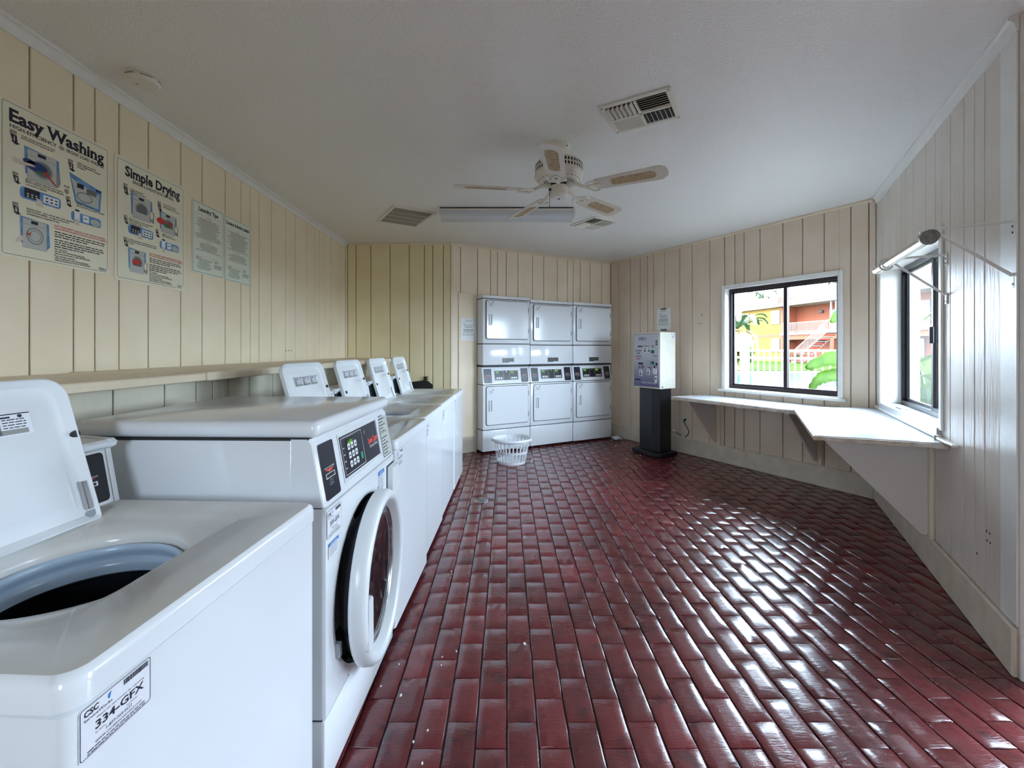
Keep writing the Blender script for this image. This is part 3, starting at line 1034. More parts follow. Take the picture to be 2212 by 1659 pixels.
    b.obj('control_panel', con, kind='stuff')
    # number label on the front
    b = MB('sticker')
    if code:
        if detail:
            id_sticker(b, -.252, .796, .108, .068, .0044, code)
        else:
            id_sticker(b, -.250, .790, .100, .066, .0044, code)
        b.obj('number_label', t, kind='stuff')
    return t

def yaw_at(x_front, ya, yb, yaw):
    """front-face centre for a machine whose far front corner sits at (x_front, yb)"""
    a = R(90) - yaw
    ux, uy = math.cos(a), math.sin(a)
    return (x_front - .3225 * ux, yb - .3225 * uy, 0), a

p, a = yaw_at(-.510, 0, 1.187, R(2.5))
top_washer(p, a, 'nearest top-loading washer, lid open, number label on its front', '334-GFX', detail=True)
FX = [(-.468, 2.625, 2.5), (-.472, 3.290, 1.5), (-.470, 3.945, 1.0), (-.455, 4.600, 1.0)]
lb = ['first open-lid washer behind the front-loading washer', 'second open-lid washer behind the front-loading washer',
      'third open-lid washer behind the front-loading washer', 'farthest open-lid washer, next to the corner by the dryers']
for i, (x, y, q) in enumerate(FX):
    p, a = yaw_at(x, 0, y, R(q))
    top_washer(p, a, lb[i], ['336-GFX', '337-GFX', '338-GFX', '339-GFX'][i], detail=False)

# ------------------------------------------------------------------ front-loading washer
def front_washer(loc, rotz):
    t = thing('front_load_washer', 'tall front-loading washer with round door and red-slot card reader', 'washing machine', loc, rotz, 'washers along the left wall')
    W, Dp, Ht = .682, .735, 1.085
    # body side profile (y,z): console slopes back
    zc = .838
    b = MB('white')
    b.box(-W / 2 + .003, W / 2 - .003, .10, Dp, .03, 1.0335, .004, 2)
    lo = [(x, z) for x, z in rrect(-W / 2, W / 2, .235, zc - .002, .008, 2)]
    # front panel ring with round hole for the door
    n = 72
    hz, hr = .492, .272
    ring = []
    for i in range(n):
        an = 2 * math.pi * i / n
        ring.append((hr * math.cos(an), hz + hr * math.sin(an)))
    outer = []
    z0, z1, hx = .238, zc - .002, W / 2
    for i in range(n):
        c, s = math.cos(2 * math.pi * i / n), math.sin(2 * math.pi * i / n)
        tt = min(hx / abs(c) if abs(c) > 1e-6 else 9, ((z1 - hz) if s > 0 else (hz - z0)) / abs(s) if abs(s) > 1e-6 else 9)
        outer.append((c * tt, hz + s * tt))
    # insert true corners
    for cxr, czr in ((hx, z1), (-hx, z1), (-hx, z0), (hx, z0)):
        j = min(range(n), key=lambda q: (outer[q][0] - cxr) ** 2 + (outer[q][1] - czr) ** 2)
        outer[j] = (cxr, czr)
    k = .988
    b.loft([[(x, .10, z) for x, z in outer], [(x, .012, z) for x, z in outer], [(x * k, .001, (z - hz) * k + hz) for x, z in outer],
            [(x * 1.12, 0, (z - hz) * 1.10 + hz) if abs(x * 1.12) < hx * .97 else (math.copysign(hx * .97, x), 0, (z - hz) * 1.0 + hz) for x, z in ring],
            [(x, .004, z) for x, z in ring], [(x * .98, .03, (z - hz) * .98 + hz) for x, z in ring]], False, False)
    # lower service panel
    b.box(-W / 2, W / 2, .002, .10, .032, .232, .008, 2)
    b.use('seam'); b.box(-W / 2 + .004, W / 2 - .004, .012, .1, .228, .240); b.box(-W / 2 + .004, W / 2 - .004, .012, .1, zc - .003, zc + .004)
    b.obj('cabinet', t, ang=40)
    for sx in (-1, 1):
        for yf in (.06, Dp - .06):
            b = MB('dark'); b.cyl((sx * (W / 2 - .05), yf, 0), .02, .034, 12); b.obj('foot', t)
    b = MB('gasket')
    b.lathe([(.268, .028), (.262, .05), (.20, .10), (.19, .16), (.22, .17)], 48, 'y', (0, 0, hz))
    b.use('steel'); b.lathe([(.22, .17), (.24, .2), (.24, .5), (.02, .52)], 40, 'y', (0, 0, hz))
    b.obj('drum', t)
    # sloped console
    prof = [(.001, zc + .002), (.003, zc + .012), (.034, 1.020), (.046, 1.034), (.10, 1.034), (.10, zc + .002)]
    b = MB('white')
    loops = []
    for x, e in ((-W / 2, .008), (-W / 2 + .008, .001), (-W / 2 + .02, 0), (W / 2 - .02, 0), (W / 2 - .008, .001), (W / 2, .008)):
        loops.append([(x, y + (e if y < .09 else 0), z) for y, z in prof])
    b.loft(loops)
    con = b.obj('console', t, ang=40)
    al = math.atan2(.034 - .003, 1.020 - zc - .012)
    Mc = Matrix.Translation((0, .003, zc + .012)) @ Matrix.Rotation(-al, 4, 'X')
    Hc = (1.020 - zc - .012) / math.cos(al)
    b = MB('navy'); b.M = Mc
    reader(b, -.326, -.224, .002, Hc - .006, -.0012)
    b.obj('card_reader', con, kind='stuff')
    b = MB('black'); b.M = Mc
    X0, X1, Z0, Z1 = -.176, .178, .026, Hc - .014
    b.use('plastic'); b.rring(X0 - .012, X1 + .012, Z0 - .014, Z1 + .012, .006, .006, -.0018)
    b.use('navy'); b.rect(X0, X1, Z0, Z1, -.0010)
    b.use('seam'); b.rect(X0, X1, Z1 - .004, Z1, -.0016); b.rect(X0, X1, Z0, Z0 + .004, -.0016)
    b.use('white_ink'); b.rring(X0 + .006, X0 + .190, Z0 + .006, Z1 - .006, .003, .0018, -.002)
    b.use('black'); b.rect(X0 + .045, X0 + .118, Z1 - .042, Z1 - .016, -.002)
    b.use('led'); b.text('rdEr', X0 + .060, Z1 - .038, .017, -.0026, width=.045, bold=.02)
    keypad(b, X0 + .050, Z0 + .022, 3, 3, .0290, .0215, -.003)
    b.use('ink')
    for i in range(3):
        for j in range(3):
            b.rect(X0 + .055 + i * .029, X0 + .066 + i * .029, Z0 + .030 + j * .029, Z0 + .034 + j * .029, -.0036)
    b.use('greenbtn'); b.poly(rrect(X0 + .150, X0 + .172, Z0 + .026, Z0 + .050, .003), -.003)
    b.use('white_ink')
    for i in range(4):
        b.rect(X0 + .062 + i * .015, X0 + .065 + i * .015, Z0 + .122, Z0 + .126, -.002)
        b.rect(X0 + .059 + i * .015, X0 + .069 + i * .015, Z0 + .108, Z0 + .111, -.002)
    for j in range(4): b.rect(X0 + .014, X0 + .026, Z0 + .026 + j * .022, Z0 + .029 + j * .022, -.002)
    b.use('chrome'); b.cyl((X0 + .203, -.008, Z1 - .022), .010, .007, 16, 'y')
    b.use('coral'); b.text('Speed Queen', X1 - .112, Z0 + .060, .024, -.002, width=.104, bold=.03)
    b.use('white_ink'); b.text('Commercial Washer', X1 - .104, Z0 + .044, .012, -.002, width=.092)
    b.obj('control_panel', con, kind='stuff')
    b = MB('sticker'); b.M = Mc
    xx = [(.212, Hc - .05), (.234, Hc - .012), (.312, Hc - .012), (.312, -.002), (.212, -.002)]
    b.use('paleink'); b.poly(xx, -.0012)
    b.use('ink'); 
    for q in ((.212, .312, .094, .0955), (.212, .2135, 0, Hc - .05), (.3105, .312, 0, Hc - .014), (.212, .312, -.002, .0005)):
        b.rect(q[0], q[1], q[2], q[3], -.002)
    for j in range(13):
        if j in (6,): continue
        b.words(.220, .270 + .02 * (j % 2), .010 + j * .0128, .006, -.002, rnd=random.Random(j))
    b.obj('instruction_label', con, kind='stuff')
    # top cover
    b = MB('white')
    b.box(-W / 2 - .004, W / 2 + .004, .022, Dp, 1.036, Ht, .020, 4)
    b.use('seam'); b.box(-W / 2 + .001, W / 2 - .001, .05, Dp - .01, 1.030, 1.0362)
    b.obj('top_cover', t, ang=40)
    b = MB('seam'); b.box(-W / 2 + .0012, -W / 2 + .003, .062, .066, .24, 1.03); b.obj('side_seam', t, smooth=False)
    # detergent drawer at the right
    b = MB('plastic')
    b.M = Matrix.Translation((0, 0, 0))
    b.loft([[(.245, -.002, .800), (.341, -.002, .800), (.341, -.002, .655), (.245, -.002, .655)],
            [(.250, -.022, .795), (.341, -.022, .795), (.341, -.030, .70), (.250, -.022, .66)]], False, True)
    b.use('dark'); b.box(.238, .2445, -.0012, .002, .655, .805); b.box(.238, .338, -.0012, .002, .801, .806)
    b.obj('detergent_drawer', t, smooth=False)
    # labels
    b = MB('sticker'); id_sticker(b, -.284, .785, .100, .080, -.0010, '335-GFX'); b.obj('number_label', t, kind='stuff')
    b = MB('sticker'); notice(b, -.288, .706, .070, .045, -.0010, 4); b.obj('notice_label', t, kind='stuff')
    b = MB('sticker'); notice(b, .165, .768, .07, .086, -.0010, 9); b.obj('notice_label', t, kind='stuff')
    # door, ajar : pivot on the right
    dr = .284
    th = R(3.4)
    Md = Matrix.Translation((dr, -.002, hz)) @ Matrix.Rotation(th, 4, 'Z') @ Matrix.Translation((-dr, 0, 0))
    b = MB('plastic'); b.M = Md
    b.lathe([(.246, -.002), (.276, -.002), (dr - .001, -.008), (dr, -.016), (dr - .002, -.040), (dr - .010, -.052), (.264, -.058), (.252, -.056), (.244, -.046), (.232, -.012), (.246, -.002)], 72, 'y')
    door = b.obj('door', t, ang=50)
    b = MB('doorglass'); b.M = Md
    b.lathe([(.240, -.014), (.226, -.022), (.18, -.012), (.10, .002), (.001, .006)], 56, 'y')
    b.use('blackgloss'); b.lathe([(.262, -.002), (.255, .018), (.20, .05), (.15, .07), (.001, .075)], 56, 'y')
    b.obj('door_glass', door)
    b = MB('chrome'); b.M = Md
    b.lathe([(.229, -.0225), (.225, -.026), (.221, -.0215)], 56, 'y'); b.lathe([(.212, -.020), (.209, -.022), (.206, -.018)], 56, 'y')
    b.obj('trim_ring', door)
    b = MB('plastic'); b.M = Md
    b.prism([(-.250, -.120), (-.205, -.150), (-.196, -.14), (-.200, .015), (-.215, .030), (-.252, .030)], -.058, -.022, 'y')
    b.obj('door_grip', door, smooth=False)
    b = MB('grey'); b.box(-.272, -.250, -.012, .02, hz - .13, hz - .085, .004, 1); b.obj('latch', t)
    return t
aF = R(90) - R(1.5)
front_washer((-.505 - 0.0, 1.594, 0), aF)

# ------------------------------------------------------------------ stacked dryers
def dryer(idx, s, label, zo, codes, front=-.172):
    o, u, n, L, a = FR['C']
    p = on_wall('C', s, 0, front)
    t = thing('stacked_dryer', label, 'dryer', (p.x, p.y, 0), a, 'three stacked dryers in the back wall')
    W = DRYW - .006
    top = 1.958 + zo
    k = 'white'
    b = MB(k)
    b.box(.0, W, .004, .86, .025, .285, .008, 2)
    b.box(.0, W, .0, .86, .292, .850, .010, 2)
    b.use('seam'); b.box(.006, W - .006, .012, .85, .283, .294); b.box(.006, W - .006, .012, .85, .846, .856)
    b.obj('lower_cabinet', t, ang=40)
    for x in (.05, W - .05):
        b = MB('dark'); b.cyl((x, .05, 0), .02, .03, 10); b.obj('foot', t)
    b = MB(k)
    b.box(.0, W, .0, .86, 1.095, 1.352 + zo * .5, .010, 2)
    b.box(.0, W, .004, .86, 1.360 + zo * .5, top - .046, .010, 2)
    b.box(-.001, W + .001, -.004, .86, top - .040, top, .010, 2)
    b.use('seam'); b.box(.006, W - .006, .012, .85, 1.350 + zo * .5, 1.362 + zo * .5); b.box(.006, W - .006, .012, .85, top - .048, top - .038)
    b.box(.006, W - .006, .02, .85, 1.070, 1.097)
    b.use('chrome')
    for x in (.06, W - .06): b.cyl((x, .002, 1.112), .009, .01, 10, 'y')
    b.obj('upper_cabinet', t, ang=40)
    # sloped console
    b = MB(k)
    prof = [(.0, .858), (.036, 1.058), (.046, 1.072), (.3, 1.072), (.3, .858)]
    b.loft([[(x, y + e, z) for y, z in prof] for x, e in ((0, .006), (.006, 0), (W - .006, 0), (W, .006))])
    con = b.obj('console', t, ang=30)
    al = math.atan2(.036, .2)
    Mc = Matrix.Translation((0, 0, .858)) @ Matrix.Rotation(-al, 4, 'X')
    Hc = .2 / math.cos(al)
    for x0 in (.022, W - .022 - .108):
        b = MB('navy'); b.M = Mc
        reader(b, x0, x0 + .108, .012, Hc - .010, -.0015)
        b.obj('card_reader', con, kind='stuff')
    b = MB('plastic'); b.M = Mc
    X0, X1, Z0, Z1 = .168, W - .168, .045, Hc - .035
    b.rring(X0 - .012, X1 + .012, Z0 - .012, Z1 + .012, .004, .005, -.0018)
    b.use('black'); b.rect(X0, X1, Z0, Z1, -.0015)
    for j, sx in enumerate((X0 + .004, X1 - .129)):
        b.use('white_ink'); b.rring(sx, sx + .125, Z0 + .006, Z1 - .006, .003, .002, -.0022)
        b.use('led'); b.rect(sx + .018, sx + .062, Z1 - .030, Z1 - .014, -.0024)
        b.use('midink')
        for q in range(3): b.rect(sx + .022 + q * .022, sx + .027 + q * .022, Z1 - .052, Z1 - .038, -.0024)
        keypad(b, sx + .022, Z0 + .016, 3, 1, .031, .023, -.0026)
    b.use('red_ink'); b.words(X1 - .12, X1 - .02, Z1 - .006, .006, -.0026)
    b.use('chrome'); b.cyl(((X0 + X1) / 2, -.006, Z1 - .014), .008, .005, 10, 'y')
    b.obj('control_panel', con, kind='stuff')
    # two doors
    for nm, z0, z1, lz in (('upper', 1.418 + zo * .7, 1.892 + zo, 1.845 + zo), ('lower', .352, .828, .775)):
        x0, x1 = .046, W - .034
        b = MB('seam'); b.prism(rrect(x0 - .007, x1 + .007, z0 - .007, z1 + .007, .028), -.0022, .004, 'y')
        b.use(k); b.prism(rrect(x0, x1, z0, z1, .022), -.013, .004, 'y', bev=.004)
        d = b.obj('door', t, ang=30)
        hx, hz = x0 + .052, z0 + (z1 - z0) * .50
        b = MB('plastic')
        b.loft([[(q[0], -.0128, q[1]) for q in rrect(hx - .024, hx + .000, hz - .072, hz + .072, .008, 2)],
                [(q[0], -.026, q[1]) for q in rrect(hx - .018, hx - .002, hz - .066, hz + .066, .006, 2)]], False, True)
        b.rring(hx - .006, hx + .026, hz - .070, hz + .070, .006, .003, -.0150)
        b.use('grey'); b.poly(rrect(hx - .004, hx + .023, hz - .067, hz + .067, .004, 2), -.0138)  # flat grey inset paints the shadow in the handle recess
        b.obj('handle', d, ang=30)
        b = MB('sticker')
        id_sticker(b, x0 + .062, (z1 - .045) if nm == 'upper' else (z1 - (.06 if idx == 0 else .042)), .088, .062, -.0145, codes[0 if nm == 'upper' else 1], big=False)
        b.obj('number_label', d, kind='stuff')
        for q in (.22, .78):
            b = MB('seam'); b.box(x1 + .002, x1 + .008, -.009, -.002, z0 + (z1 - z0) * q - .03, z0 + (z1 - z0) * q + .03); b.obj('hinge', d, smooth=False)
    b = MB('black'); cx = W * .52
    b.rect(cx - .085, cx + .085, 1.125, 1.182, -.001)
    b.use('midink')
    for j in range(5): b.words(cx - .08, cx + .08, 1.135 + j * .009, .004, -.0016, rnd=random.Random(j))
    b.use('white_ink'); b.rect(cx + .01, cx + .08, 1.126, 1.133, -.0016)
    b.obj('warning_label', t, kind='stuff')
    return t
dl = ['left stacked dryer, partly behind the laundry basket', 'middle stacked dryer of the three in the back wall', 'right stacked dryer beside the corner, standing slightly proud']
for i in range(3):
    dryer(i, DRY0 + (.003, .003, .001)[i] + i * DRYW, dl[i], (0.008, -.014, -.012)[i], (('340-GFX', '341-GFX'), ('342-GFX', '343-GFX'), ('344-GFX', '345-GFX'))[i], front=-.172 if i < 2 else -.190)

# ------------------------------------------------------------------ laundry basket
def basket(loc):
    t = thing('laundry_basket', 'white slotted plastic laundry basket standing before the left dryer', 'basket', loc, R(12))
    H, r0, r1 = .275, .158, .212
    cols = 26
    sub = 8
    n = cols * sub
    rows = [0, .018, .030, .036, .044, .112, .120, .126, .142, .148, .156, .236, .244, .250, H]
    def rad(z): return r0 + (r1 - r0) * (z / H)
    b = MB('basket')
    def shell(off):
        return [[((rad(z) + off) * math.cos(2 * math.pi * i / n), (rad(z) + off) * math.sin(2 * math.pi * i / n), z) for i in range(n)] for z in rows]
    A, B = shell(0), shell(-.0035)
    hole = {}
    for j in range(len(rows) - 1):
        for i in range(n):
            k = i % sub
            z0, z1 = rows[j], rows[j + 1]
            h = False
            for lo, hi in ((3, 6 + 0), (8, 12)):
                pass
            if 3 <= j <= 4 or 9 <= j <= 10: h = 1 <= k <= 6
            if j in (2, 5, 8, 11): h = 2 <= k <= 5
            hole[(j, i)] = h
    nr = len(rows)
    vs = [p for l in A for p in l] + [p for l in B for p in l]
    fs = []
    off = nr * n
    for j in range(nr - 1):
        for i in range(n):
            i2 = (i + 1) % n
            if not hole[(j, i)]:
                fs.append((j * n + i, j * n + i2, (j + 1) * n + i2, (j + 1) * n + i))
                fs.append((off + j * n + i2, off + j * n + i, off + (j + 1) * n + i, off + (j + 1) * n + i2))
            else:
                # side walls of the slot
                for dj, di, e in ((0, -1, (j * n + i, (j + 1) * n + i)), (0, 1, (j * n + i2, (j + 1) * n + i2)), (-1, 0, (j * n + i, j * n + i2)), (1, 0, ((j + 1) * n + i, (j + 1) * n + i2))):
                    if not hole.get((j + dj, (i + di) % n), False):
                        fs.append((e[0], e[1], off + e[1], off + e[0]))
    b.add(vs, fs)
    b.obj('slotted_wall', t, ang=40)
    b = MB('basket'); b.lathe([(.001, .004), (r0, .0035), (r0, .0), (.001, 0)], 52, 'z'); b.obj('bottom', t)
    # wavy rolled rim
    b = MB('basket')
    loops = []
    m = 64
    for i in range(m):
        an = 2 * math.pi * i / m
        dip = -.012 * (math.cos(2 * an + .5) > .55) * (math.cos(2 * an + .5) - .55) / .45
        c, s = math.cos(an), math.sin(an)
        prof = [(r1 - .004, 0), (r1 + .006, .012), (r1 + .016, .012), (r1 + .022, .004), (r1 + .022, -.012), (r1 + .018, -.014), (r1 + .016, -.002), (r1 + .004, -.004)]
        loops.append([(r * c, r * s, H + h + dip) for r, h in prof])
    loops.append(loops[0])
    b.loft(loops, False, False)
    b.obj('rim', t, ang=60)
basket((.052, 5.06, 0))

# ------------------------------------------------------------------ card kiosk
def kiosk():
    a = FR['D'][4] + R(3)
    t = thing('card_kiosk', 'white and purple laundry card kiosk on a black pedestal', 'kiosk', (1.82, 5.25, 0), a)
    # local: X to the right along the front, front = -Y ; near right front corner at origin
    W, Dp, z0, z1 = .41, .285, .818, 1.498
    b = MB('fixw')
    b.box(-W, 0, 0, Dp, z0, z1, .004, 2)
    b.use('seam'); b.rring(-W + .012, -.012, z0 + .015, z1 - .015, .004, .004, -.0006)
    bx = b.obj('cabinet', t, ang=30)
    b = MB('kprint'); b.box(-W + .018, -.018, -.006, 0, z0 + .022, z1 - .022, .002, 1)
    d = b.obj('door', t, smooth=False)
    y = -.0068
    b = MB('ink')
    L = -W + .018; Wd = W - .036
    zt = z1 - .022; Hh = z1 - z0 - .044
    def Z(q): return zt - q * Hh
    def X(q): return L + q * Wd
    b.text('CSC', X(.20), Z(.098), .030, y, width=.095, bold=.03); b.text('ServiceWorks', X(.2), Z(.122), .013, y, width=.10)
    b.use('noticeblue'); b.poly([(X(.49), Z(.10)), (X(.505), Z(.115)), (X(.53), Z(.06)), (X(.49), Z(.07))], y)
    b.use('black')
    b.rect(X(.16), X(.36), Z(.245), Z(.22), y); b.rect(X(.50), X(.68), Z(.235), Z(.225), y)
    for q in (.41, .73): b.rring(X(q), X(q + .09), Z(.255), Z(.215), .004, .006, y)
    b.rect(X(.18), X(.38), Z(.585), Z(.548), y)
    b.ering(X(.36), Z(.63), .018, .02, .010, y); b.rring(X(.2), X(.27), Z(.655), Z(.61), .004, .006, y)
    b.ering(X(.65), Z(.655), .018, .02, .010, y); b.ell(X(.92), Z(.57), .016, .018, y)
    b.ell(X(.84), Z(.62), .014, .016, y)
    for j in range(3): b.rect(X(.88), X(.96), Z(.14 + j * .035), Z(.12 + j * .035), y)
    for rw, zz in ((4, .31), (4, .42)):
        for r in range(2): b.words(X(.06), X(.32), Z(zz + r * .02), .010, y, rnd=random.Random(r + rw))
        b.use('black' if zz < .4 else 'red_ink')
        for q in range(3): b.ell(X(.13 + q * .055), Z(zz + .055), .008, .009, y, 12)
        b.use('black')
    b.words(X(.78), X(.97), Z(.42), .012, y); b.rect(X(.05), X(.28), Z(.895), Z(.862), y)
    b.use('white_ink'); b.text('SMART CARD CENTER', X(.33), Z(.945), .018, y, width=.22)
    b.obj('front_print', d, kind='stuff', smooth=False)
    b = MB('button')
    for cx, zc in ((.47, .30), (.63, .30), (.29, .75), (.60, .72)):
        b.prism(rrect(X(cx) - .022, X(cx) + .022, Z(zc) - .035, Z(zc) + .04, .008), -.010, -.006, 'y')
    b.prism(rrect(X(.78), X(.93), Z(.76), Z(.65), .008), -.010, -.006, 'y'); b.prism(rrect(X(.85), X(.94), Z(.92), Z(.79), .004), -.009, -.006, 'y')
    b.use('black')
    for cx, zc in ((.47, .32), (.63, .32), (.29, .775), (.60, .745)):
        b.cyl((X(cx), -.016, Z(zc)), .010, .006, 12, 'y'); b.box(X(cx) - .003, X(cx) + .003, -.0115, -.010, Z(zc - .05), Z(zc - .015))
        b.box(X(cx) - .014, X(cx) + .014, -.0115, -.010, Z(zc - .062), Z(zc - .055))
    b.cyl((X(.9), -.014, Z(.84)), .010, .006, 12, 'y')
    b.obj('slot_plate', d, kind='stuff', ang=30)
    b = MB('black'); 
    for zc in (.335, .545):
        b = MB('black'); b.prism(rrect(X(.70), X(.82), Z(zc) - .018, Z(zc) + .018, .004), -.012, -.006, 'y')
        b.use('greenbtn'); b.prism(rrect(X(.705), X(.78), Z(zc) - .015, Z(zc) + .015, .004), -.018, -.010, 'y')
        b.obj('button', d, ang=30)
    for q in (.22, .85):
        b = MB('fixw'); b.cyl((-W - .004, .004, Z(q) - .02), .006, .05, 10); b.obj('hinge', d)
    b = MB('sticker')
    b.M = Matrix(((0, -1, 0, .0), (1, 0, 0, 0), (0, 0, 1, 0), (0, 0, 0, 1)))
    id_sticker(b, .24, z1 - .045, .085, .062, -.0010, '346-GFX', big=False)
    b.use('ink'); b.rect(.03, .05, z0 + .015, z0 + .03, -.001)
    b.obj('number_label', t, kind='stuff')
    b = MB('pedestal')
    pd = [(-.355, .055), (-.14, .015), (-.045, .055), (-.045, .26), (-.355, .26)]
    b.prism(pd, .052, z0, 'z'); b.obj('pedestal', t, smooth=False)
    b = MB('pedestal')
    bp = [(-.43, .0), (-.12, -.055), (-.045, -.045), (.01, -.015), (.03, .03), (.03, .28), (-.43, .28)]
    b.prism(bp, 0, .055, 'z', bev=.010); b.obj('base', t, ang=40)
kiosk()

# ------------------------------------------------------------------ counters and brackets
def local_on(k, s, d):
    """plan point at distance s along wall k and d into the room"""
    o, u, n, L, a = FR[k]
    p = o + u * s - n * d
    return (p.x, p.y)
def counter(name, poly, z1, th, label, edges):
    b = MB('counter')
    cx = sum(p[0] for p in poly) / len(poly); cy = sum(p[1] for p in poly) / len(poly)
    q = [(x - cx, y - cy) for x, y in poly]
    b.loft([[(x, y, -th) for x, y in q], [(x, y, -.006) for x, y in q], [(x * .994, y * .994, 0) for x, y in q]])
    c = b.obj(name, None, (cx, cy, z1), smooth=False, label=label, cat='counter', group='folding counters under the windows')
    for i in edges:
        p0, p1 = Vector(q[i]), Vector(q[(i + 1) % len(q)])
        dv = (p1 - p0).normalized(); nn = Vector((dv.y, -dv.x))
        if (p0 + nn * .1).length < p0.length: nn = -nn
        b = MB('counteredge')
        r = random.Random(i)
        m = 14
        lo = []
        for j in range(m + 1):
            p = p0.lerp(p1, j / m)
            e = r.uniform(-.003, .003)
            lo.append([(p.x, p.y, -.004), (p.x + nn.x * .006, p.y + nn.y * .006, -.006), (p.x + nn.x * .006, p.y + nn.y * .006, -th + e), (p.x, p.y, -th + e)])
        b.loft(lo)
        b.obj('edge_band', c, smooth=False)
    return c
LD = FR['D'][3]
dep1, dep2 = .565, .60
c1 = [local_on('D', 1.63, .004), local_on('D', 1.60, dep1)]
# front edges meet on the mitre through the corner
fD = Vector((*local_on('D', 1.6, dep1), 0)); uD = FR['D'][1]
fE = Vector((*local_on('E', 0, dep2), 0)); uE = FR['E'][1]
t_ = (fE - fD).cross(uE).z / uD.cross(uE).z
mit = fD + uD * t_
corner = (local_on('D', LD - .008, .008))
counter('folding_counter', [c1[0], c1[1], (mit.x, mit.y), corner], .762, .034, 'white laminate folding counter under the pool-side window', [0, 1])
e1 = local_on('E', 1.74, dep2); e2 = local_on('E', 1.67, .004)
counter('folding_counter', [(mit.x - .01, mit.y + .012), e1, e2, (corner[0] - .01, corner[1] - .004)], .790, .0275, 'white laminate folding counter under the deep-set right window', [0, 1])

def bracket(k, s, depth, ztop, zbot, label, thick=.02, front=.07):
    o, u, n, L, a = FR[k]
    p = on_wall(k, s, 0)
    t = thing('counter_bracket', label, 'bracket', (p.x, p.y, 0), a, 'triangular counter brackets')
    b = MB('bracket')
    poly = [(-.021, zbot), (-.021, ztop), (-depth, ztop), (-depth, ztop - front), (-.05, zbot)]
    b.prism(poly, -thick / 2, thick / 2, 'x'); b.obj('gusset', t, smooth=False)
    b = MB('trim'); b.box(thick / 2, thick / 2 + .035, -.02, -.0008, zbot - .03, ztop, .002, 1); b.obj('batten', t, smooth=False)
bracket('D', 1.765, .50, .727, .225, 'triangular bracket under the window counter near the card kiosk', front=.02)
bracket('D', 2.815, .50, .727, .235, 'triangular bracket under the window counter near the wall corner', front=.02)
bracket('E', 1.395, .56, .762, .205, 'large triangular bracket under the counter at the deep-set window', thick=.018, front=.01)
# ledge strips behind the right counter
o, u, n, L, a = FR['E']
b = MB('trimw'); b.box(.03, 1.56, -.020, -.0005, .791, .815, .004, 1); b.box(1.56, 1.80, -.030, -.0005, .791, .806, .004, 1)
b.use('counteredge'); b.box(1.545, 1.558, -.034, -.021, .791, .812, .002, 1)
b.obj('ledge_strip', None, o, a, smooth=False, label='white ledge strip between the right counter and window sill', cat='trim strip')
b = MB('clear'); b.box(.50, .66, .02, .07, WIN2[2] + .012, WIN2[2] + .026, .004, 1)
b.obj('plastic_tray', None, o, a, label='small clear plastic piece on the deep window sill', cat='tray')

# ------------------------------------------------------------------ hanging rod on the right wall
def hanger():
    o, u, n, L, a = FR['E']
    t = thing('hanging_rod', 'metal clothes rod on two wall brackets beside the deep window', 'clothes rod', o, a)
    b = MB('rod'); b.tube([(1.40, -.255, 1.772), (1.9, -.255, 1.768), (2.38, -.255, 1.765)], .021, 16)
    r = b.obj('rod', t)
    b = MB('lint'); b.lathe([(.018, 0), (.028, .008), (.031, .03), (.027, .06), (.012, .068)], 14, 'x', (2.325, -.255, 1.766), True, True); b.obj('end_plug', r)
    for s in (1.63, 2.35):
        b = MB('trimw')
        b.tube([(s, -.006, 1.800), (s, -.262, 1.800), (s, -.285, 1.790)], .006, 8)
        b.tube([(s, -.008, 1.585), (s, -.245, 1.796)], .0065, 8)
        b.tube([(s - .004, -.285 + .03 * (1 - math.cos(q)), 1.772 - .03 * math.sin(q)) for q in [R(x) for x in range(-60, 190, 25)]], .006, 6)
        b.box(s - .011, s + .011, -.007, -.0005, 1.745, 1.81, .002, 1); b.box(s - .011, s + .011, -.007, -.0005, 1.535, 1.595, .002, 1)
        b.use('dark')
        for z in (1.755, 1.78, 1.55): b.cyl((s, -.0085, z), .005, .002, 10, 'y')
        b.obj('rod_bracket', t)
hanger()

# ------------------------------------------------------------------ posters on the left wall
def poster(k, s0, s1, z0, z1, label, mat, name='poster', pad=.012, out=-.003, cat='poster', group=None):
    """s, z : printed border rectangle.  returns (object, X(), Z()) with unit coordinates"""
    p = on_wall(k, s0, z0, 0)
    w, h = s1 - s0, z1 - z0
    b = MB(mat); b.prism(rrect(-pad, w + pad, -pad, h + pad, .012), out, out + .002, 'y')
    o = b.obj(name, None, p, FR[k][4], smooth=False, label=label, cat=cat, group=group)
    return o, w, h, out - .0004

def num_arrow(m, x, z, s, n, y):
    m.use('ink')
    m.poly([(x + s * .12, z), (x + s * .40, z + s * .16), (x + s * .22, z + s * .20), (x + s * .16, z + s * .72), (x - s * .30, z + s * .76), (x - s * .12, z + s * .22), (x - s * .26, z + s * .20)], y)
    for i in range(3): m.rect(x - s * .32, x + s * (.16 - .0 * i), z + s * (.80 + .10 * i), z + s * (.85 + .10 * i), y)
    m.use('paper'); m.text(str(n), x - s * .02, z + s * .26, s * .36, y - .0003, align='C', bold=.02)

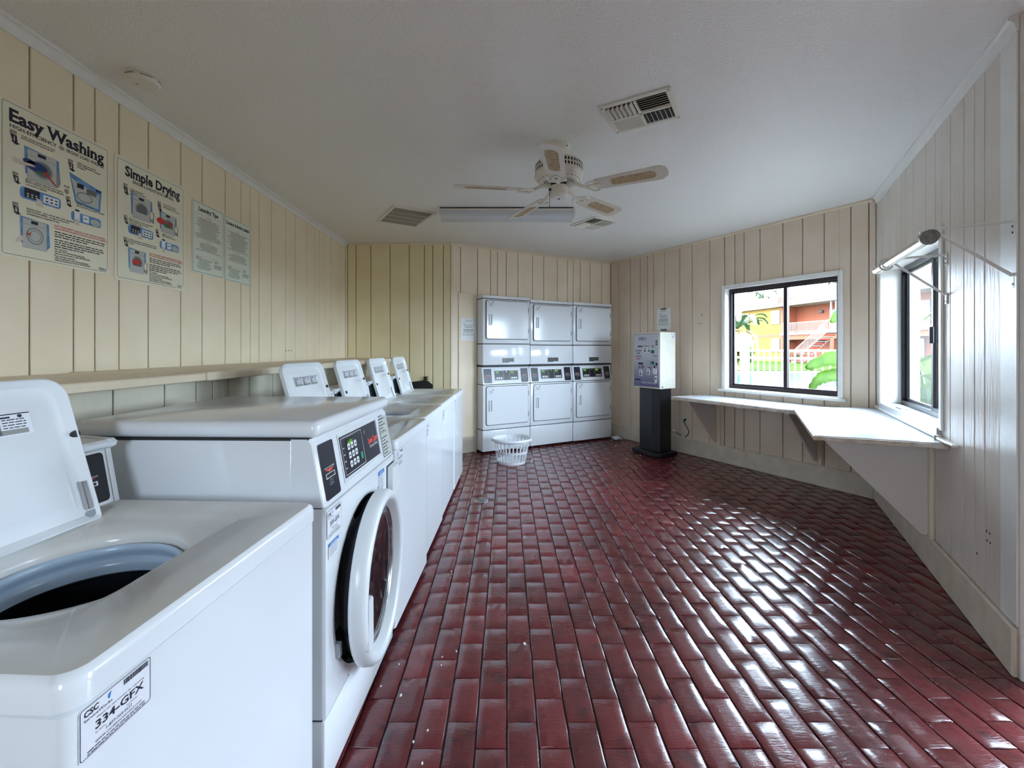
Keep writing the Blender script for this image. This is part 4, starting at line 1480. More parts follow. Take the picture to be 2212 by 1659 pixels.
def washer_art(m, x0, x1, z0, z1, y, cross=False, load=False, dryer=False):
    w, h = x1 - x0, z1 - z0
    m.use('blueink')
    bp = [(x0 - w * .10, z1 + h * .05), (x1 + w * .08, z1 - h * .02), (x1 + w * .14, z0 + h * .20), (x1 + w * .04, z0 + h * .08), (x0 - w * .06, z0 + h * .15)]
    m.poly(bp, y)
    m.use('paleink'); m.rect(x0, x1, z0, z1, y - .0003)
    m.use('midink'); m.rring(x0, x1, z0, z1, .002, .0015, y - .0005); m.rect(x0, x1, z0 + h * .80, z0 + h * .815, y - .0005)
    m.use('ink'); m.rect(x0 + w * .34, x0 + w * .62, z0 + h * .85, z0 + h * .96, y - .0006)
    m.use('midink'); m.ell((x0 + x1) / 2, z0 + h * .45, w * .36, h * .30, y - .0006)
    m.use('paleink' if not (load or dryer) else 'greyink'); m.ell((x0 + x1) / 2, z0 + h * .45, w * .29, h * .24, y - .0008)
    if not (load or dryer):
        m.use('greyink'); m.ering((x0 + x1) / 2, z0 + h * .45, w * .24, h * .19, .002, y - .001)
    if dryer:
        m.use('paleink'); m.poly([(x0, z0), (x1, z0), (x1, z0 + h * .3), (x0, z0 + h * .3)], y - .001)
        m.use('midink'); m.poly([(x1 - w * .05, z0 + h * .62), (x1 + w * .2, z0 + h * .5), (x1 + w * .18, z0 + h * .02), (x1 - w * .08, z0 + h * .12)], y - .0011)
        m.use('paper'); m.ell(x1 + w * .05, z0 + h * .36, w * .09, h * .17, y - .0013)
    if load:
        m.use('navyink'); m.ell(x0 + w * .30, z0 + h * .48, w * .36, h * .17, y - .0012); m.ell(x0 + w * .05, z0 + h * .56, w * .2, h * .1, y - .0012)
        m.use('greenink'); m.ell(x0 + w * .42, z0 + h * .34, w * .12, h * .05, y - .0013)
        m.use('red_ink'); m.poly([(x0 + w * .5, z0 + h * .40), (x0 + w * .6, z0 + h * .43), (x1, z0 + h * .06), (x1 - w * .05, z0 + h * .05)], y - .0014)
        m.use('midink'); m.poly([(x1, z0 + h * .6), (x1 + w * .08, z0 + h * .5), (x1 + w * .1, z0 + h * .1), (x1 + w * .0, z0)], y - .0011)
        m.use('skin'); m.poly([(x0 - w * .45, z0 + h * .44), (x0 - w * .1, z0 + h * .40), (x0 + w * .26, z0 + h * .46), (x0 + w * .2, z0 + h * .52), (x0 - w * .1, z0 + h * .50), (x0 - w * .45, z0 + h * .55)], y - .0015)
    if cross:
        m.use('red_ink')
        cx, cz = x0 + w * .24, z0 + h * .48
        for sg in (-1, 1):
            m.poly([(cx - w * .1, cz - sg * h * .05 - .002), (cx + w * .1, cz + sg * h * .05 - .002), (cx + w * .1, cz + sg * h * .05 + .002), (cx - w * .1, cz - sg * h * .05 + .002)], y - .0014)
        m.use('skin'); m.poly([(x0 - w * .28, z0 + h * .12), (x0 + w * .0, z0 + h * .22), (x0 + w * .06, z0 + h * .34), (x0 - w * .04, z0 + h * .38), (x0 - w * .2, z0 + h * .28)], y - .0013)

def keypad_art(m, x0, x1, z0, z1, y):
    m.use('blueink'); m.poly(rrect(x0, x1, z0, z1, (z1 - z0) * .3), y)
    w, h = x1 - x0, z1 - z0
    m.use('ink'); m.rect(x0 + w * .1, x0 + w * .46, z0 + h * .15, z1 - h * .02, y - .0004)
    m.use('paleink')
    for i in range(3):
        for j in range(2): m.ell(x0 + w * (.18 + .1 * i), z0 + h * (.3 + .2 * j), w * .03, h * .07, y - .0007, 10)
    m.use('paperw'); m.rect(x0 + w * .55, x0 + w * .94, z0 + h * .16, z1 - h * .16, y - .0004)
    m.use('ink')
    for i in range(3):
        for j in range(2): m.rect(x0 + w * (.6 + .12 * i), x0 + w * (.67 + .12 * i), z0 + h * (.28 + .28 * j), z0 + h * (.40 + .28 * j), y - .0007)
    m.use('skin'); m.poly([(x0 + w * .36, z0 - h * .3), (x0 + w * .56, z0 - h * .3), (x0 + w * .52, z0 + h * .15), (x0 + w * .42, z0 + h * .38), (x0 + w * .37, z0 + h * .1)], y - .0009)

def card_art(m, x0, x1, z0, z1, y):
    m.use('blueink'); m.poly(rrect(x0, x1, z0, z1, (z1 - z0) * .3), y)
    w, h = x1 - x0, z1 - z0
    m.use('paperw'); m.rect(x0 + w * .10, x0 + w * .28, z0 + h * .1, z1 + h * .35, y - .0004); m.rect(x0 + w * .38, x0 + w * .58, z0 + h * .15, z1 - h * .1, y - .0004)
    m.use('ink'); m.rect(x0 + w * .12, x0 + w * .26, z1 + h * .1, z1 + h * .3, y - .0007); m.rect(x0 + w * .42, x0 + w * .52, z0 + h * .5, z0 + h * .6, y - .0007)
    m.use('paleink'); m.ell(x0 + w * .8, z0 + h * .42, w * .17, h * .36, y - .0005)
    m.use('greyink'); m.ering(x0 + w * .8, z0 + h * .45, w * .09, h * .2, .0015, y - .0008)
    m.use('skin'); m.poly([(x0 + w * .12, z0 - h * .4), (x0 + w * .26, z0 - h * .4), (x0 + w * .24, z0 + h * .3), (x0 + w * .16, z0 + h * .3)], y - .0008)

def csc(m, x, z, h, y):
    m.use('ink'); m.text('CSC', x, z, h, y, width=h * 2.9, bold=.03); m.words(x, x + h * 3.4, z - h * .55, h * .3, y)
    m.use('noticeblue'); m.poly([(x + h * 3.2, z + h * .3), (x + h * 3.5, z - h * .1), (x + h * 3.8, z + h * .8), (x + h * 3.4, z + h)], y)

def para(m, lines, x, z, h, y, lead=1.45, mat='ink', width=None):
    m.use(mat)
    for i, s in enumerate(lines):
        m.text(s, x, z - i * h * lead, h, y, bold=.022, width=width[i] if width else None)

def big_poster_common(o, w, h, y, title, tw, sub, dryer):
    b = MB('ink')
    b.rring(0, w, 0, h, .008, .0016, y)
    b.use('paper'); b.rect(w * .88, w + .004, -.002, h * .035, y - .0002)
    b.obj('border', o, smooth=False)
    b = MB('ink')
    b.text(title, w * .055 if not dryer else w * .10, h * .880, h * .086, y, width=tw * w, bold=.036, serif=True)
    b.obj('title', o, kind='stuff', smooth=False)
    b = MB('ink')
    if not dryer:
        b.text(sub[0], w * .06, h * .838, h * .026, y, width=w * .40, bold=.02); b.text(sub[1], w * .555, h * .838, h * .026, y, width=w * .405, bold=.02)
        b.use('midink'); b.ell(w * .508, h * .851, w * .028, h * .014, y)
    else:
        b.text(sub[0], w * .20, h * .838, h * .026, y, width=w * .63, bold=.02)
    yy = y - .0002
    if not dryer:
        para(b, ['LOAD clothes loosely into dry drum'], w * .15, h * .808, h * .011, yy); para(b, ['INTRODUZCA la ropa sin apretar'], w * .15, h * .792, h * .011, yy)
        para(b, ['OPEN dispenser and add'], w * .66, h * .79, h * .011, yy); para(b, ['ABRA el dispensador y agregue', 'detergente'], w * .66, h * .774, h * .011, yy)
        para(b, ['POD'], w * .53, h * .573, h * .015, yy)
        b.use('midink'); b.ell(w * .555, h * .545, w * .022, h * .018, yy)
        para(b, ['SELECT desired cycle and start machine', 'SELECCIONE el ciclo de lavado deseado', 'y encienda la máquina'], w * .185, h * .525, h * .0115, yy)
        para(b, ['INSERT card or coin', 'INTRODUZCA la tarjeta o moneda'], w * .655, h * .478, h * .0115, yy)
        para(b, ['PLEASE WAIT - door unlocks after cycle completes', 'POR FAVOR ESPERE - el seguro de la puerta', 'se desactivará al completar el ciclo'], w * .195, h * .327, h * .0115, yy)
    else:
        para(b, ['CLEAN the lint filter', 'LIMPIE el filtro de pelusa'], w * .17, h * .775, h * .0115, yy)
        para(b, ['LOAD clothes loosely into', 'dry drum, do not overload', 'INTRODUZCA la ropa sin apretar'], w * .66, h * .765, h * .0105, yy)
        para(b, ['SELECT desired cycle and start machine', 'SELECCIONE el ciclo de secado', 'y encienda la máquina'], w * .15, h * .515, h * .0115, yy)
        para(b, ['INSERT card or coin', 'INTRODUZCA la tarjeta'], w * .64, h * .478, h * .0115, yy)
        para(b, ['START by closing door and pushing start button', 'ENCIENDA cierre la puerta y presione el botón', 'de inicio'], w * .14, h * .338, h * .0115, yy)
    rx = w * .44
    para(b, ['FOR YOUR SAFETY PLEASE AVOID THE FOLLOWING:', 'POR SU PROPIA SEGURIDAD, POR FAVOR EVITE LO SIGUIENTE:'], rx, h * .262, h * .0125, yy, mat='red_ink', width=[w * .53, w * .545])
    b.use('ink')
    for i in range(7):
        b.words(rx, w * .97, h * (.222 - .0165 * i - (.008 if i > 2 else 0)), h * .0115, yy, fill=(1, .98, .62, .95, 1, .9, .55)[i], rnd=random.Random(i + (9 if dryer else 0)))
    para(b, ['For service:', 'use the CSC Service Request App', 'visit www.cscsw.com or call 1-877-264-6622'], rx, h * .096, h * .0125, yy, lead=1.3, width=[w * .12, w * .30, w * .36])
    para(b, ['Para solicitar servicio:', 'utilice la aplicación CSC Service Request', 'visite www.cscsw.com o llame al 1-877-264-6622'], rx, h * .046, h * .0115, yy, lead=1.3, width=[w * .2, w * .34, w * .36])
    csc(b, w * .895, h * .012, h * .018, y - .0006)
    b.obj('lettering', o, kind='stuff', smooth=False)
    b = MB('ink')
    num_arrow(b, w * .095 if not dryer else w * .11, h * (.735 if not dryer else .715), h * .085, 1, y - .0012)
    num_arrow(b, w * .60, h * (.71 if not dryer else .69), h * .08, 2, y - .0012)
    num_arrow(b, w * .11, h * (.478 if not dryer else .465), h * .07, 3, y - .0012)
    num_arrow(b, w * (.575 if not dryer else .565), h * .437, h * .07, 4, y - .0012)
    num_arrow(b, w * .11, h * .272, h * .075, 5, y - .0012)
    washer_art(b, w * .20, w * .46, h * .54, h * .745, y, load=not dryer, dryer=dryer)
    if not dryer:
        b.use('blueink'); b.poly([(w * .58, h * .70), (w * .93, h * .64), (w * .91, h * .47), (w * .64, h * .49)], y)
        b.use('paleink'); b.poly([(w * .60, h * .66), (w * .90, h * .60), (w * .89, h * .49), (w * .66, h * .505)], y - .0004)
        b.use('ink'); b.rect(w * .66, w * .73, h * .605, h * .64, y - .0007)
        b.use('greyink'); b.rect(w * .76, w * .87, h * .58, h * .62, y - .0007); b.ering(w * .74, h * .545, w * .085, h * .038, .004, y - .0007)
        b.use('navyink'); b.rect(w * .86, w * .92, h * .625, h * .645, y - .0008)
    else:
        washer_art(b, w * .62, w * .86, h * .50, h * .685, y, dryer=True)
        b.use('red_ink'); b.ell(w * .62, h * .60, w * .07, h * .03, y - .0016); b.ell(w * .78, h * .60, w * .03, h * .02, y - .0016)
        b.use('greenink'); b.ell(w * .72, h * .575, w * .04, h * .015, y - .0016)
    keypad_art(b, w * .14, w * .50, h * .395, h * .475, y)
    card_art(b, w * .60, w * .92, h * .345, h * .415, y)
    washer_art(b, w * .16, w * .37, h * .065, h * .265, y, cross=not dryer, dryer=dryer)
    if dryer:
        b.use('red_ink'); b.ell(w * .25, h * .16, w * .05, h * .022, y - .0016)
    b.obj('illustration', o, kind='stuff', smooth=False)

SA = 1.6
o1, w, h, y = poster('A', 1.7257 + SA, 2.183 + SA, 1.669, 2.272, 'large Easy Washing instruction poster, nearest on the left wall', 'paper')
big_poster_common(o1, w, h, y, 'Easy Washing', .90, ('HIGH-EFFICIENCY', 'FRONT LOAD WASHER'), False)
o2, w, h, y = poster('A', 2.2374 + SA, 2.692 + SA, 1.658, 2.265, 'Simple Drying instruction poster beside the washing poster', 'paper', pad=.016)
big_poster_common(o2, w, h, y, 'Simple Drying', .84, ('SINGLE-LOAD/STACK DRYERS',), True)

def tips(o, w, h, y, title, heads, seed):
    rn = random.Random(seed)
    b = MB('ink'); b.rring(0, w, 0, h, .005, .002, y); b.obj('border', o, smooth=False)
    b = MB('ink'); b.text(title, w * .5, h * .890, h * .058, y, width=w * (.66 if seed == 1 else .94), bold=.036, serif=True, align='C'); b.obj('title', o, kind='stuff', smooth=False)
    b = MB('midink')
    for z in (.845, .49, .31, .235):
        b.rect(w * .04, w * .96, h * z, h * z + .001, y)
    b.rect(w * .66, w * .663, h * .03, h * .235, y)
    b.use('red_ink'); b.text(heads[0], w * .5, h * .81, h * .017, y, align='C', bold=.01); b.text(heads[1], w * .5, h * .455, h * .017, y, align='C', bold=.01)
    b.words(w * .1, w * .25, h * .212, h * .016, y)
    b.use('ink')
    for i in range(19):
        z = .785 - i * .0175
        if z < .5: break
        q = rn.uniform(.5, .88)
        b.words(w * (.5 - q / 2), w * (.5 + q / 2), h * z, h * .0095, y, rnd=rn)
    for i in range(7):
        q = rn.uniform(.45, .85); b.words(w * (.5 - q / 2), w * (.5 + q / 2), h * (.43 - i * .0175), h * .0095, y, rnd=rn)
    for i in range(9):
        q = rn.uniform(.3, .56); b.words(w * (.35 - q / 2), w * (.35 + q / 2), h * (.195 - i * .018), h * .0095, y, rnd=rn)
    for i in range(4): b.words(w * .69, w * .95, h * (.155 - i * .016), h * .011, y, rnd=rn)
    csc(b, w * .70, h * .195, h * .024, y)
    b.obj('lettering', o, kind='stuff', smooth=False)
o3, w, h, y = poster('A', 2.776 + SA, 3.070 + SA, 1.787, 2.232, 'Laundry Tips sheet in English, pale green, on the left wall', 'papertip', pad=.008, group='laundry tip sheets')
tips(o3, w, h, y, 'Laundry Tips', ('WASHING', 'DRYING'), 1)
o4, w, h, y = poster('A', 3.094 + SA, 3.390 + SA, 1.783, 2.226, 'Spanish laundry tips sheet, farthest poster on the left wall', 'papertip', pad=.008, group='laundry tip sheets')
tips(o4, w, h, y, 'Consejos de lavado y secado', ('LAVADO', 'SECADO'), 2)

def memo(k, s0, s1, z0, z1, label, tape, name='paper_notice'):
    o, w, h, y = poster(k, s0, s1, z0, z1, label, 'paperw', name=name, pad=.001, out=-.0025 if k == 'D' else -.017, cat='paper sign')
    b = MB('greyink')
    for i in range(2): b.words(w * .3, w * .7, h * (.90 - i * .035), h * .018, y, rnd=random.Random(i))
    b.words(w * .12, w * .35, h * .77, h * .018, y)
    b.use('ink'); b.text('NOTICE TO ALL', w * .5, h * .66, h * .045, y, width=w * .6, align='C', bold=.015); b.text('RESIDENTS', w * .5, h * .58, h * .045, y, width=w * .46, align='C', bold=.015)
    for i in range(3): b.words(w * .18, w * .82, h * (.49 - i * .055), h * .032, y, rnd=random.Random(5 + i))
    b.use('greyink')
    for i in range(3): b.words(w * .12, w * .88, h * (.31 - i * .04), h * .018, y, rnd=random.Random(15 + i))
    b.obj('lettering', o, kind='stuff', smooth=False)
    if tape:
        b = MB('tape'); b.rect(w * .3, w * .72, h * .955, h * 1.03, y - .001); b.obj('tape', o, smooth=False)
        b = MB('tape'); b.rect(w * .3, w * .74, -h * .04, h * .05, y - .001); b.obj('tape', o, smooth=False)
memo('D', .885, 1.105, 1.545, 1.822, 'white notice taped to the wall above the card kiosk', True)
memo('C', .125, .335, 1.400, 1.680, 'white notice sheet on the board left of the dryers', False)

# ------------------------------------------------------------------ outlet, cord
def outlet():
    o, u, n, L, a = FR['D']
    p = on_wall('D', 1.345, .44)
    b = MB('fixw'); b.prism(rrect(-.036, .036, -.058, .058, .004), -.006, -.0004, 'y', bev=.002)
    t = b.obj('wall_outlet', None, p, a, label='white wall outlet with a black plug beside the card kiosk', cat='outlet')
    b = MB('dark')
    for x in (-.008, .008): b.box(x - .002, x + .002, -.0075, -.006, .02, .032)
    b.obj('socket', t, smooth=False)
    q = [(p.x, p.y)]
    def w(s, d, z):
        r = on_wall('D', s, z, -d); return (r.x, r.y, r.z)
    b = MB('cord')
    base = on_wall('D', 1.345, 0)
    pts = [(1.345, .012, .425), (1.352, .05, .41), (1.375, .06, .37), (1.405, .055, .33), (1.42, .05, .285), (1.40, .05, .24), (1.36, .05, .215), (1.30, .05, .225), (1.24, .07, .26), (1.18, .10, .29)]
    P3_ = [w(*r) for r in pts]
    sm = []
    for i in range(len(P3_) - 1):
        p0 = Vector(P3_[max(i - 1, 0)]); p1 = Vector(P3_[i]); p2 = Vector(P3_[i + 1]); p3 = Vector(P3_[min(i + 2, len(P3_) - 1)])
        for k in range(5):
            tt = k / 5
            sm.append(0.5 * ((2 * p1) + (-p0 + p2) * tt + (2 * p0 - 5 * p1 + 4 * p2 - p3) * tt ** 2 + (-p0 + 3 * p1 - 3 * p2 + p3) * tt ** 3))
    sm.append(Vector(P3_[-1]))
    rad = [.013 if i < 4 else (.008 if i < 8 else .0045) for i in range(len(sm))]
    b.tube([tuple(s) for s in sm], rad, 8)
    c = b.obj('power_cord', None, label='black power cord looping from the outlet to the kiosk', cat='cord')
    b = MB('sticker'); m1, m2 = sm[30], sm[33]; b.tube([tuple(m1), tuple(m2)], .010, 8); b.obj('cord_tag', c)
    b = MB('sticker'); b.tube([tuple(sm[40]), tuple(sm[43])], .016, 4); b.obj('cord_tag', c)
outlet()

# ------------------------------------------------------------------ ceiling fixtures
def smoke():
    t = thing('smoke_detector', 'round white smoke detector on the ceiling above the posters', 'smoke detector', (-1.745, 2.12, HC))
    b = MB('fixw'); b.lathe([(.074, 0), (.074, -.008), (.070, -.012)], 36, 'z', (0, 0, 0), True, True); b.obj('base', t)
    b = MB('fixw'); b.lathe([(.066, -.012), (.070, -.016), (.070, -.028), (.060, -.038), (.030, -.041), (.001, -.041)], 36); 
    b.use('dark')
    for k in range(6):
        a0 = k * 60
        b.add([(.0712 * math.cos(R(a0 + i * 8)), .0712 * math.sin(R(a0 + i * 8)), z) for z in (-.021, -.024) for i in range(6)], [(i, i + 1, i + 7, i + 6) for i in range(5)])
    b.use('midink'); b.ell(0, 0, .001, .001); b.add([(-.03, -.012, -.0415), (-.012, -.012, -.0415), (-.012, -.004, -.0415), (-.03, -.004, -.0415)], [(0, 1, 2, 3)])
    b.obj('cover', t)
smoke()

def vent(loc, rz, w, d, label, kind):
    t = thing('ceiling_vent', label, 'air vent', loc, rz, 'ceiling air vents')
    f = .028
    b = MB('fixw')
    for x0, x1, y0, y1 in ((-w / 2, w / 2, -d / 2, -d / 2 + f), (-w / 2, w / 2, d / 2 - f, d / 2), (-w / 2, -w / 2 + f, -d / 2 + f, d / 2 - f), (w / 2 - f, w / 2, -d / 2 + f, d / 2 - f)):
        b.box(x0, x1, y0, y1, -.010, 0, .002, 1)
    b.use('dark')
    for sx in (-1, 1):
        for sy in (-1, 1): b.cyl((sx * (w / 2 - f / 2), sy * (d / 2 - f / 2), -.0115), .004, .002, 8)
    b.obj('frame', t, smooth=False)
    b = MB('ventdark'); b.box(-w / 2 + f, w / 2 - f, -d / 2 + f, d / 2 - f, -.0025, -.0005); b.obj('duct_back', t, smooth=False)
    iw, idp = w - 2 * f, d - 2 * f
    if kind == '4way':
        b = MB('fixw'); b.box(-.006, .006, -idp / 2, idp / 2, -.016, -.003); b.box(-iw / 2, iw / 2, -.006, .006, -.016, -.003); b.obj('divider', t, smooth=False)
        for qx in (-1, 1):
            for qy in (-1, 1):
                alongx = (qx * qy < 0)
                m = 6
                for i in range(m):
                    b = MB('fixw')
                    tl = .30 * (1 if qx > 0 else -1)
                    if alongx:
                        yc = qy * (.012 + (i + .5) * (idp / 2 - .012) / m)
                        b.add([(qx * .008, yc - .011 * qy, -.004), (qx * (iw / 2), yc - .011 * qy, -.004), (qx * iw / 2, yc + .009 * qy, -.016), (qx * .008, yc + .009 * qy, -.016)], [(0, 1, 2, 3)])
                    else:
                        xc = qx * (.012 + (i + .5) * (iw / 2 - .012) / m)
                        b.add([(xc - .007 * qx, qy * .012, -.003), (xc - .007 * qx, qy * (idp / 2 - .006), -.003), (xc + .004 * qx, qy * (idp / 2 - .004), -.024), (xc + .004 * qx, qy * .016, -.024)], [(0, 1, 2, 3)])
                    o = b.obj('slat', t, smooth=False)
                    md = o.modifiers.new('thick', 'SOLIDIFY'); md.thickness = .0015
    else:
        m = 26
        me = None
        for i in range(m):
            yc = -idp / 2 + (i + .5) * idp / m
            b = MB('filter')
            b.add([(-iw / 2, yc - .004, -.002), (iw / 2, yc - .004, -.002), (iw / 2, yc + .005, -.010), (-iw / 2, yc + .005, -.010)], [(0, 1, 2, 3)])
            b.add([(-iw / 2, yc - .003, -.002), (iw / 2, yc - .003, -.002), (iw / 2, yc + .006, -.010), (-iw / 2, yc + .006, -.010)], [(3, 2, 1, 0)])
            b.obj('slat', t, smooth=False)
        b = MB('fixw')
        for k in (-.25, 0, .25): b.box(-iw / 2, iw / 2, k * idp - .002, k * idp + .002, -.013, -.009)
        b.obj('bar', t, smooth=False)
    return t
vent((.736, 2.432, HC), R(-30.5), .372, .334, 'square air vent with angled fins, nearest the camera', '4way')
vent((.897, 4.585, HC), R(-57), .364, .322, 'square air vent beyond the ceiling fan', '4way')
vent((-.996, 4.36, HC), R(31), .424, .560, 'beige return air grille with fine louvres near the far corner', 'return')

def fluor():
    t = thing('fluorescent_fixture', 'long unlit fluorescent ceiling fixture with ribbed lens', 'ceiling light', (0.0, 4.19, HC))
    x0, x1 = -.635, .63
    b = MB('fixw'); b.box(x0, x1, -.12, .12, -.030, -.0003, .003, 1)
    b.use('dark'); b.box(x0 + .02, x1 - .02, -.124, -.12, -.010, -.002)
    b.obj('housing', t, smooth=False)
    prof = [(-.122, -.026), (-.120, -.055), (-.108, -.072), (-.06, -.080), (.06, -.080), (.108, -.072), (.120, -.055), (.122, -.026)]
    b = MB('dustlens'); b.loft([[(x0 + .012, y, z) for y, z in prof], [(x1 - .012, y, z) for y, z in prof]]); b.obj('lens', t, ang=20)
    for x in (x0, x1 - .012):
        b = MB('fixw'); p2 = [(y * 1.04, z * 1.05) for y, z in prof]; b.loft([[(x, y, z) for y, z in p2], [(x + .012, y, z) for y, z in p2]]); b.obj('end_cap', t, smooth=False)
fluor()

def fan():
    t = thing('ceiling_fan', 'white five-blade ceiling fan with cane inset blades', 'ceiling fan', (.334, 2.84, HC))
    b = MB('fixw'); b.lathe([(.072, 0), (.072, -.02), (.058, -.045), (.03, -.062), (.016, -.066), (.016, -.12)], 32, 'z', (0, 0, 0), True, False)
    b.use('dark'); b.cyl((.045, -.058, -.03), .004, .004, 8); b.obj('canopy', t)
    b = MB('fixw')
    b.lathe([(.016, -.095), (.06, -.098), (.12, -.105), (.146, -.115), (.152, -.125), (.152, -.185), (.156, -.190), (.156, -.198), (.150, -.212), (.120, -.240), (.075, -.246), (.06, -.246)], 48)
    b.obj('motor_housing', t, ang=30)
    b = MB('dark')
    for i in range(44):
        a = 2 * math.pi * i / 44
        for z0, z1 in ((-.150, -.132), (-.176, -.158)):
            p = [(.1528 * math.cos(a + k), .1528 * math.sin(a + k), z) for z in (z0, z1) for k in (-.035, .035)]
            b.add(p, [(0, 1, 3, 2)])
    for i in range(30):
        a = 2 * math.pi * i / 30
        r0, r1, z0, z1 = .090, .134, -.2462, -.2295
        b.add([(r0 * math.cos(a - .04), r0 * math.sin(a - .04), z0), (r0 * math.cos(a + .04), r0 * math.sin(a + .04), z0), (r1 * math.cos(a + .04), r1 * math.sin(a + .04), z1), (r1 * math.cos(a - .04), r1 * math.sin(a - .04), z1)], [(0, 1, 2, 3)])
    b.obj('vent_slots', t, kind='stuff', smooth=False)
    b = MB('dark'); b.lathe([(.06, -.244), (.055, -.262), (.05, -.262)], 24); b.obj('flywheel', t)
    b = MB('fixw'); b.lathe([(.048, -.258), (.055, -.264), (.056, -.312), (.058, -.316), (.056, -.326), (.044, -.338), (.002, -.342)], 32, 'z', (0, 0, 0), True, True)
    b.use('dark'); b.cyl((0, 0, -.3445), .007, .003, 12); b.cyl((-.060, -.02, -.296), .008, .012, 8)
    sw = b.obj('switch_housing', t)
    b = MB('tape'); b.tube([(-.06, -.02, -.29), (-.062, -.02, -.41)], .0022, 6); b.obj('pull_chain', sw)
    for k in range(5):
        an = R(-100.7 + 72 * k)
        pitch = R(-12)
        Mb = Matrix.Rotation(an, 4, 'Z') @ Matrix.Translation((0, 0, -.292)) @ Matrix.Rotation(pitch, 4, 'X')
        # blade outline (x along radius)
        xs0, xs1 = .235, .668
        pts = []
        wl = lambda x: .056 + (.070 - .056) * (x - xs0) / (xs1 - xs0)
        top = [(xs0, wl(xs0) * .62), (xs0 + .012, wl(xs0) * .92), (xs0 + .03, wl(xs0)), (xs1 - .06, .070), (xs1 - .035, .066), (xs1 - .018, .050), (xs1 - .008, .046), (xs1, .018)]
        poly = top + [(x, -yv) for x, yv in reversed(top)]
        b = MB('bladew'); b.M = Mb; b.prism(poly, -.003, .003, 'z'); bl = b.obj('blade', t, smooth=False)
        b = MB('cane'); b.M = Mb
        c0, c1, cw = xs0 + .10, xs1 - .065, .036
        cp = [(c0, cw * .5), (c0 + .02, cw * .95), (c0 + .05, cw), (c1 - .03, cw * 1.06), (c1 - .012, cw * .8), (c1, cw * .25)]
        cp = cp + [(x, -yv) for x, yv in reversed(cp)]
        b.prism(cp, -.0042, .0042, 'z')
        b.use('dark')
        gx = c0 + .012
        while gx < c1 - .014:
            gy = -cw * .82
            while gy < cw * .84:
                for zz in (-.0046, .0046):
                    b.add([(gx, gy, zz), (gx + .0045, gy, zz), (gx + .0045, gy + .0035, zz), (gx, gy + .0035, zz)], [(0, 1, 2, 3)])
                gy += .0098
            gx += .0115
        b.obj('cane_inset', bl, kind='stuff', smooth=False)
        b = MB('fixw'); b.M = Matrix.Rotation(an, 4, 'Z')
        b.tube([(.055, 0, -.255), (.12, 0, -.268), (.165, 0, -.292), (.20, 0, -.296)], [.014, .012, .010, .008], 8)
        for sy in (-1, 1):
            b.tube([(.165, 0, -.294), (.185, sy * .035, -.297), (.22, sy * .056, -.300 - sy * .010), (.262, sy * .050, -.302 - sy * .010)], .0065, 6)
            b.tube([(.185, 0, -.296), (.215, sy * .022, -.300), (.245, sy * .018, -.300), (.268, 0, -.299)], .005, 6)
        b.obj('blade_arm', t)
fan()

# ------------------------------------------------------------------ floor drain, litter, dustpan
t = thing('floor_drain', 'round metal floor drain near the washers', 'drain', (-.217, 3.767, 0.002))
b = MB('chrome'); b.lathe([(.058, -.004), (.058, .0015), (.050, .002)], 28, 'z', (0, 0, 0), False, False)
for i in range(-4, 5):
    hh = math.sqrt(max(.052 ** 2 - (i * .011) ** 2, 0)); b.box(i * .011 - .0028, i * .011 + .0028, -hh, hh, -.002, .002)
b.box(-.05, .05, -.003, .003, -.002, .002); b.obj('grate', t, smooth=False)
b = MB('dark'); b.cyl((0, 0, -.003), .054, .001, 24); b.obj('sump', t)

fl = MB('paperw')
rn = random.Random(11)
for (px, py, s) in ((866, 1503, 5), (1134, 1392, 6), (1151, 992, 4), (1156, 1000, 3), (1268, 990, 3), (955, 1420, 3), (975, 1235, 3), (1254, 1178, 2), (1384, 984, 3), (1460, 989, 3),
                    (862, 1436, 2.5), (953, 1438, 3), (893, 1604, 3.5), (912, 1650, 4), (924, 1579, 3), (1330, 963, 3), (1425, 1335, 2.5), (1322, 951, 4), (986, 1408, 3), (823, 1483, 3)):
    yy = 955 * EYE / (py - 755); xx = (px - 1095) * yy / 955; r = s * yy / 955 / 1.6
    pts = [(xx + r * rn.uniform(.6, 1.2) * math.cos(k), yy + r * 1.6 * rn.uniform(.6, 1.2) * math.sin(k)) for k in [R(60 * i) for i in range(6)]]
    fl.prism(pts, .001, .003, 'z')
fl.obj('floor_litter', None, smooth=False, label='tiny white paper and paint flecks scattered on the red floor', cat='litter', kind='stuff')
b = MB('clear')
rn = random.Random(4)
vs = []
for j in range(5):
    for i in range(5):
        vs.append(((i - 2) * .032, (j - 2) * .03, .012 + rn.uniform(0, .045)))
b.add(vs, [(j * 5 + i, j * 5 + i + 1, j * 5 + i + 6, j * 5 + i + 5) for j in range(4) for i in range(4)])
o = b.obj('crumpled_wrapper', None, (1.56, 6.30, 0), R(20), smooth=False, label='crumpled clear wrapper on the floor in the corner beside the dryers', cat='litter')
md = o.modifiers.new('thick', 'SOLIDIFY'); md.thickness = .001

t = thing('dustpan', 'black plastic dustpan behind the farthest washer', 'dustpan', (-1.03, 5.398, -.012))
b = MB('cord')
b.loft([[(-.13, -.02, .60), (.13, -.02, .60), (.13, .10, .60), (-.13, .10, .60)], [(-.14, .0, .888), (.12, .0, .872), (.12, .02, .872), (-.14, .02, .905)], [(.01, .0, .92), (.06, .0, .92), (.06, .02, .92), (.01, .02, .925)]])
b.obj('pan', t, smooth=False)
b = MB('cord'); b.box(.026, .046, .0, .02, .915, .972, .003, 1); b.box(.006, .066, -.006, .026, .934, .946, .003, 1); b.box(.010, .064, -.006, .026, .958, .970, .003, 1); b.obj('handle', t)

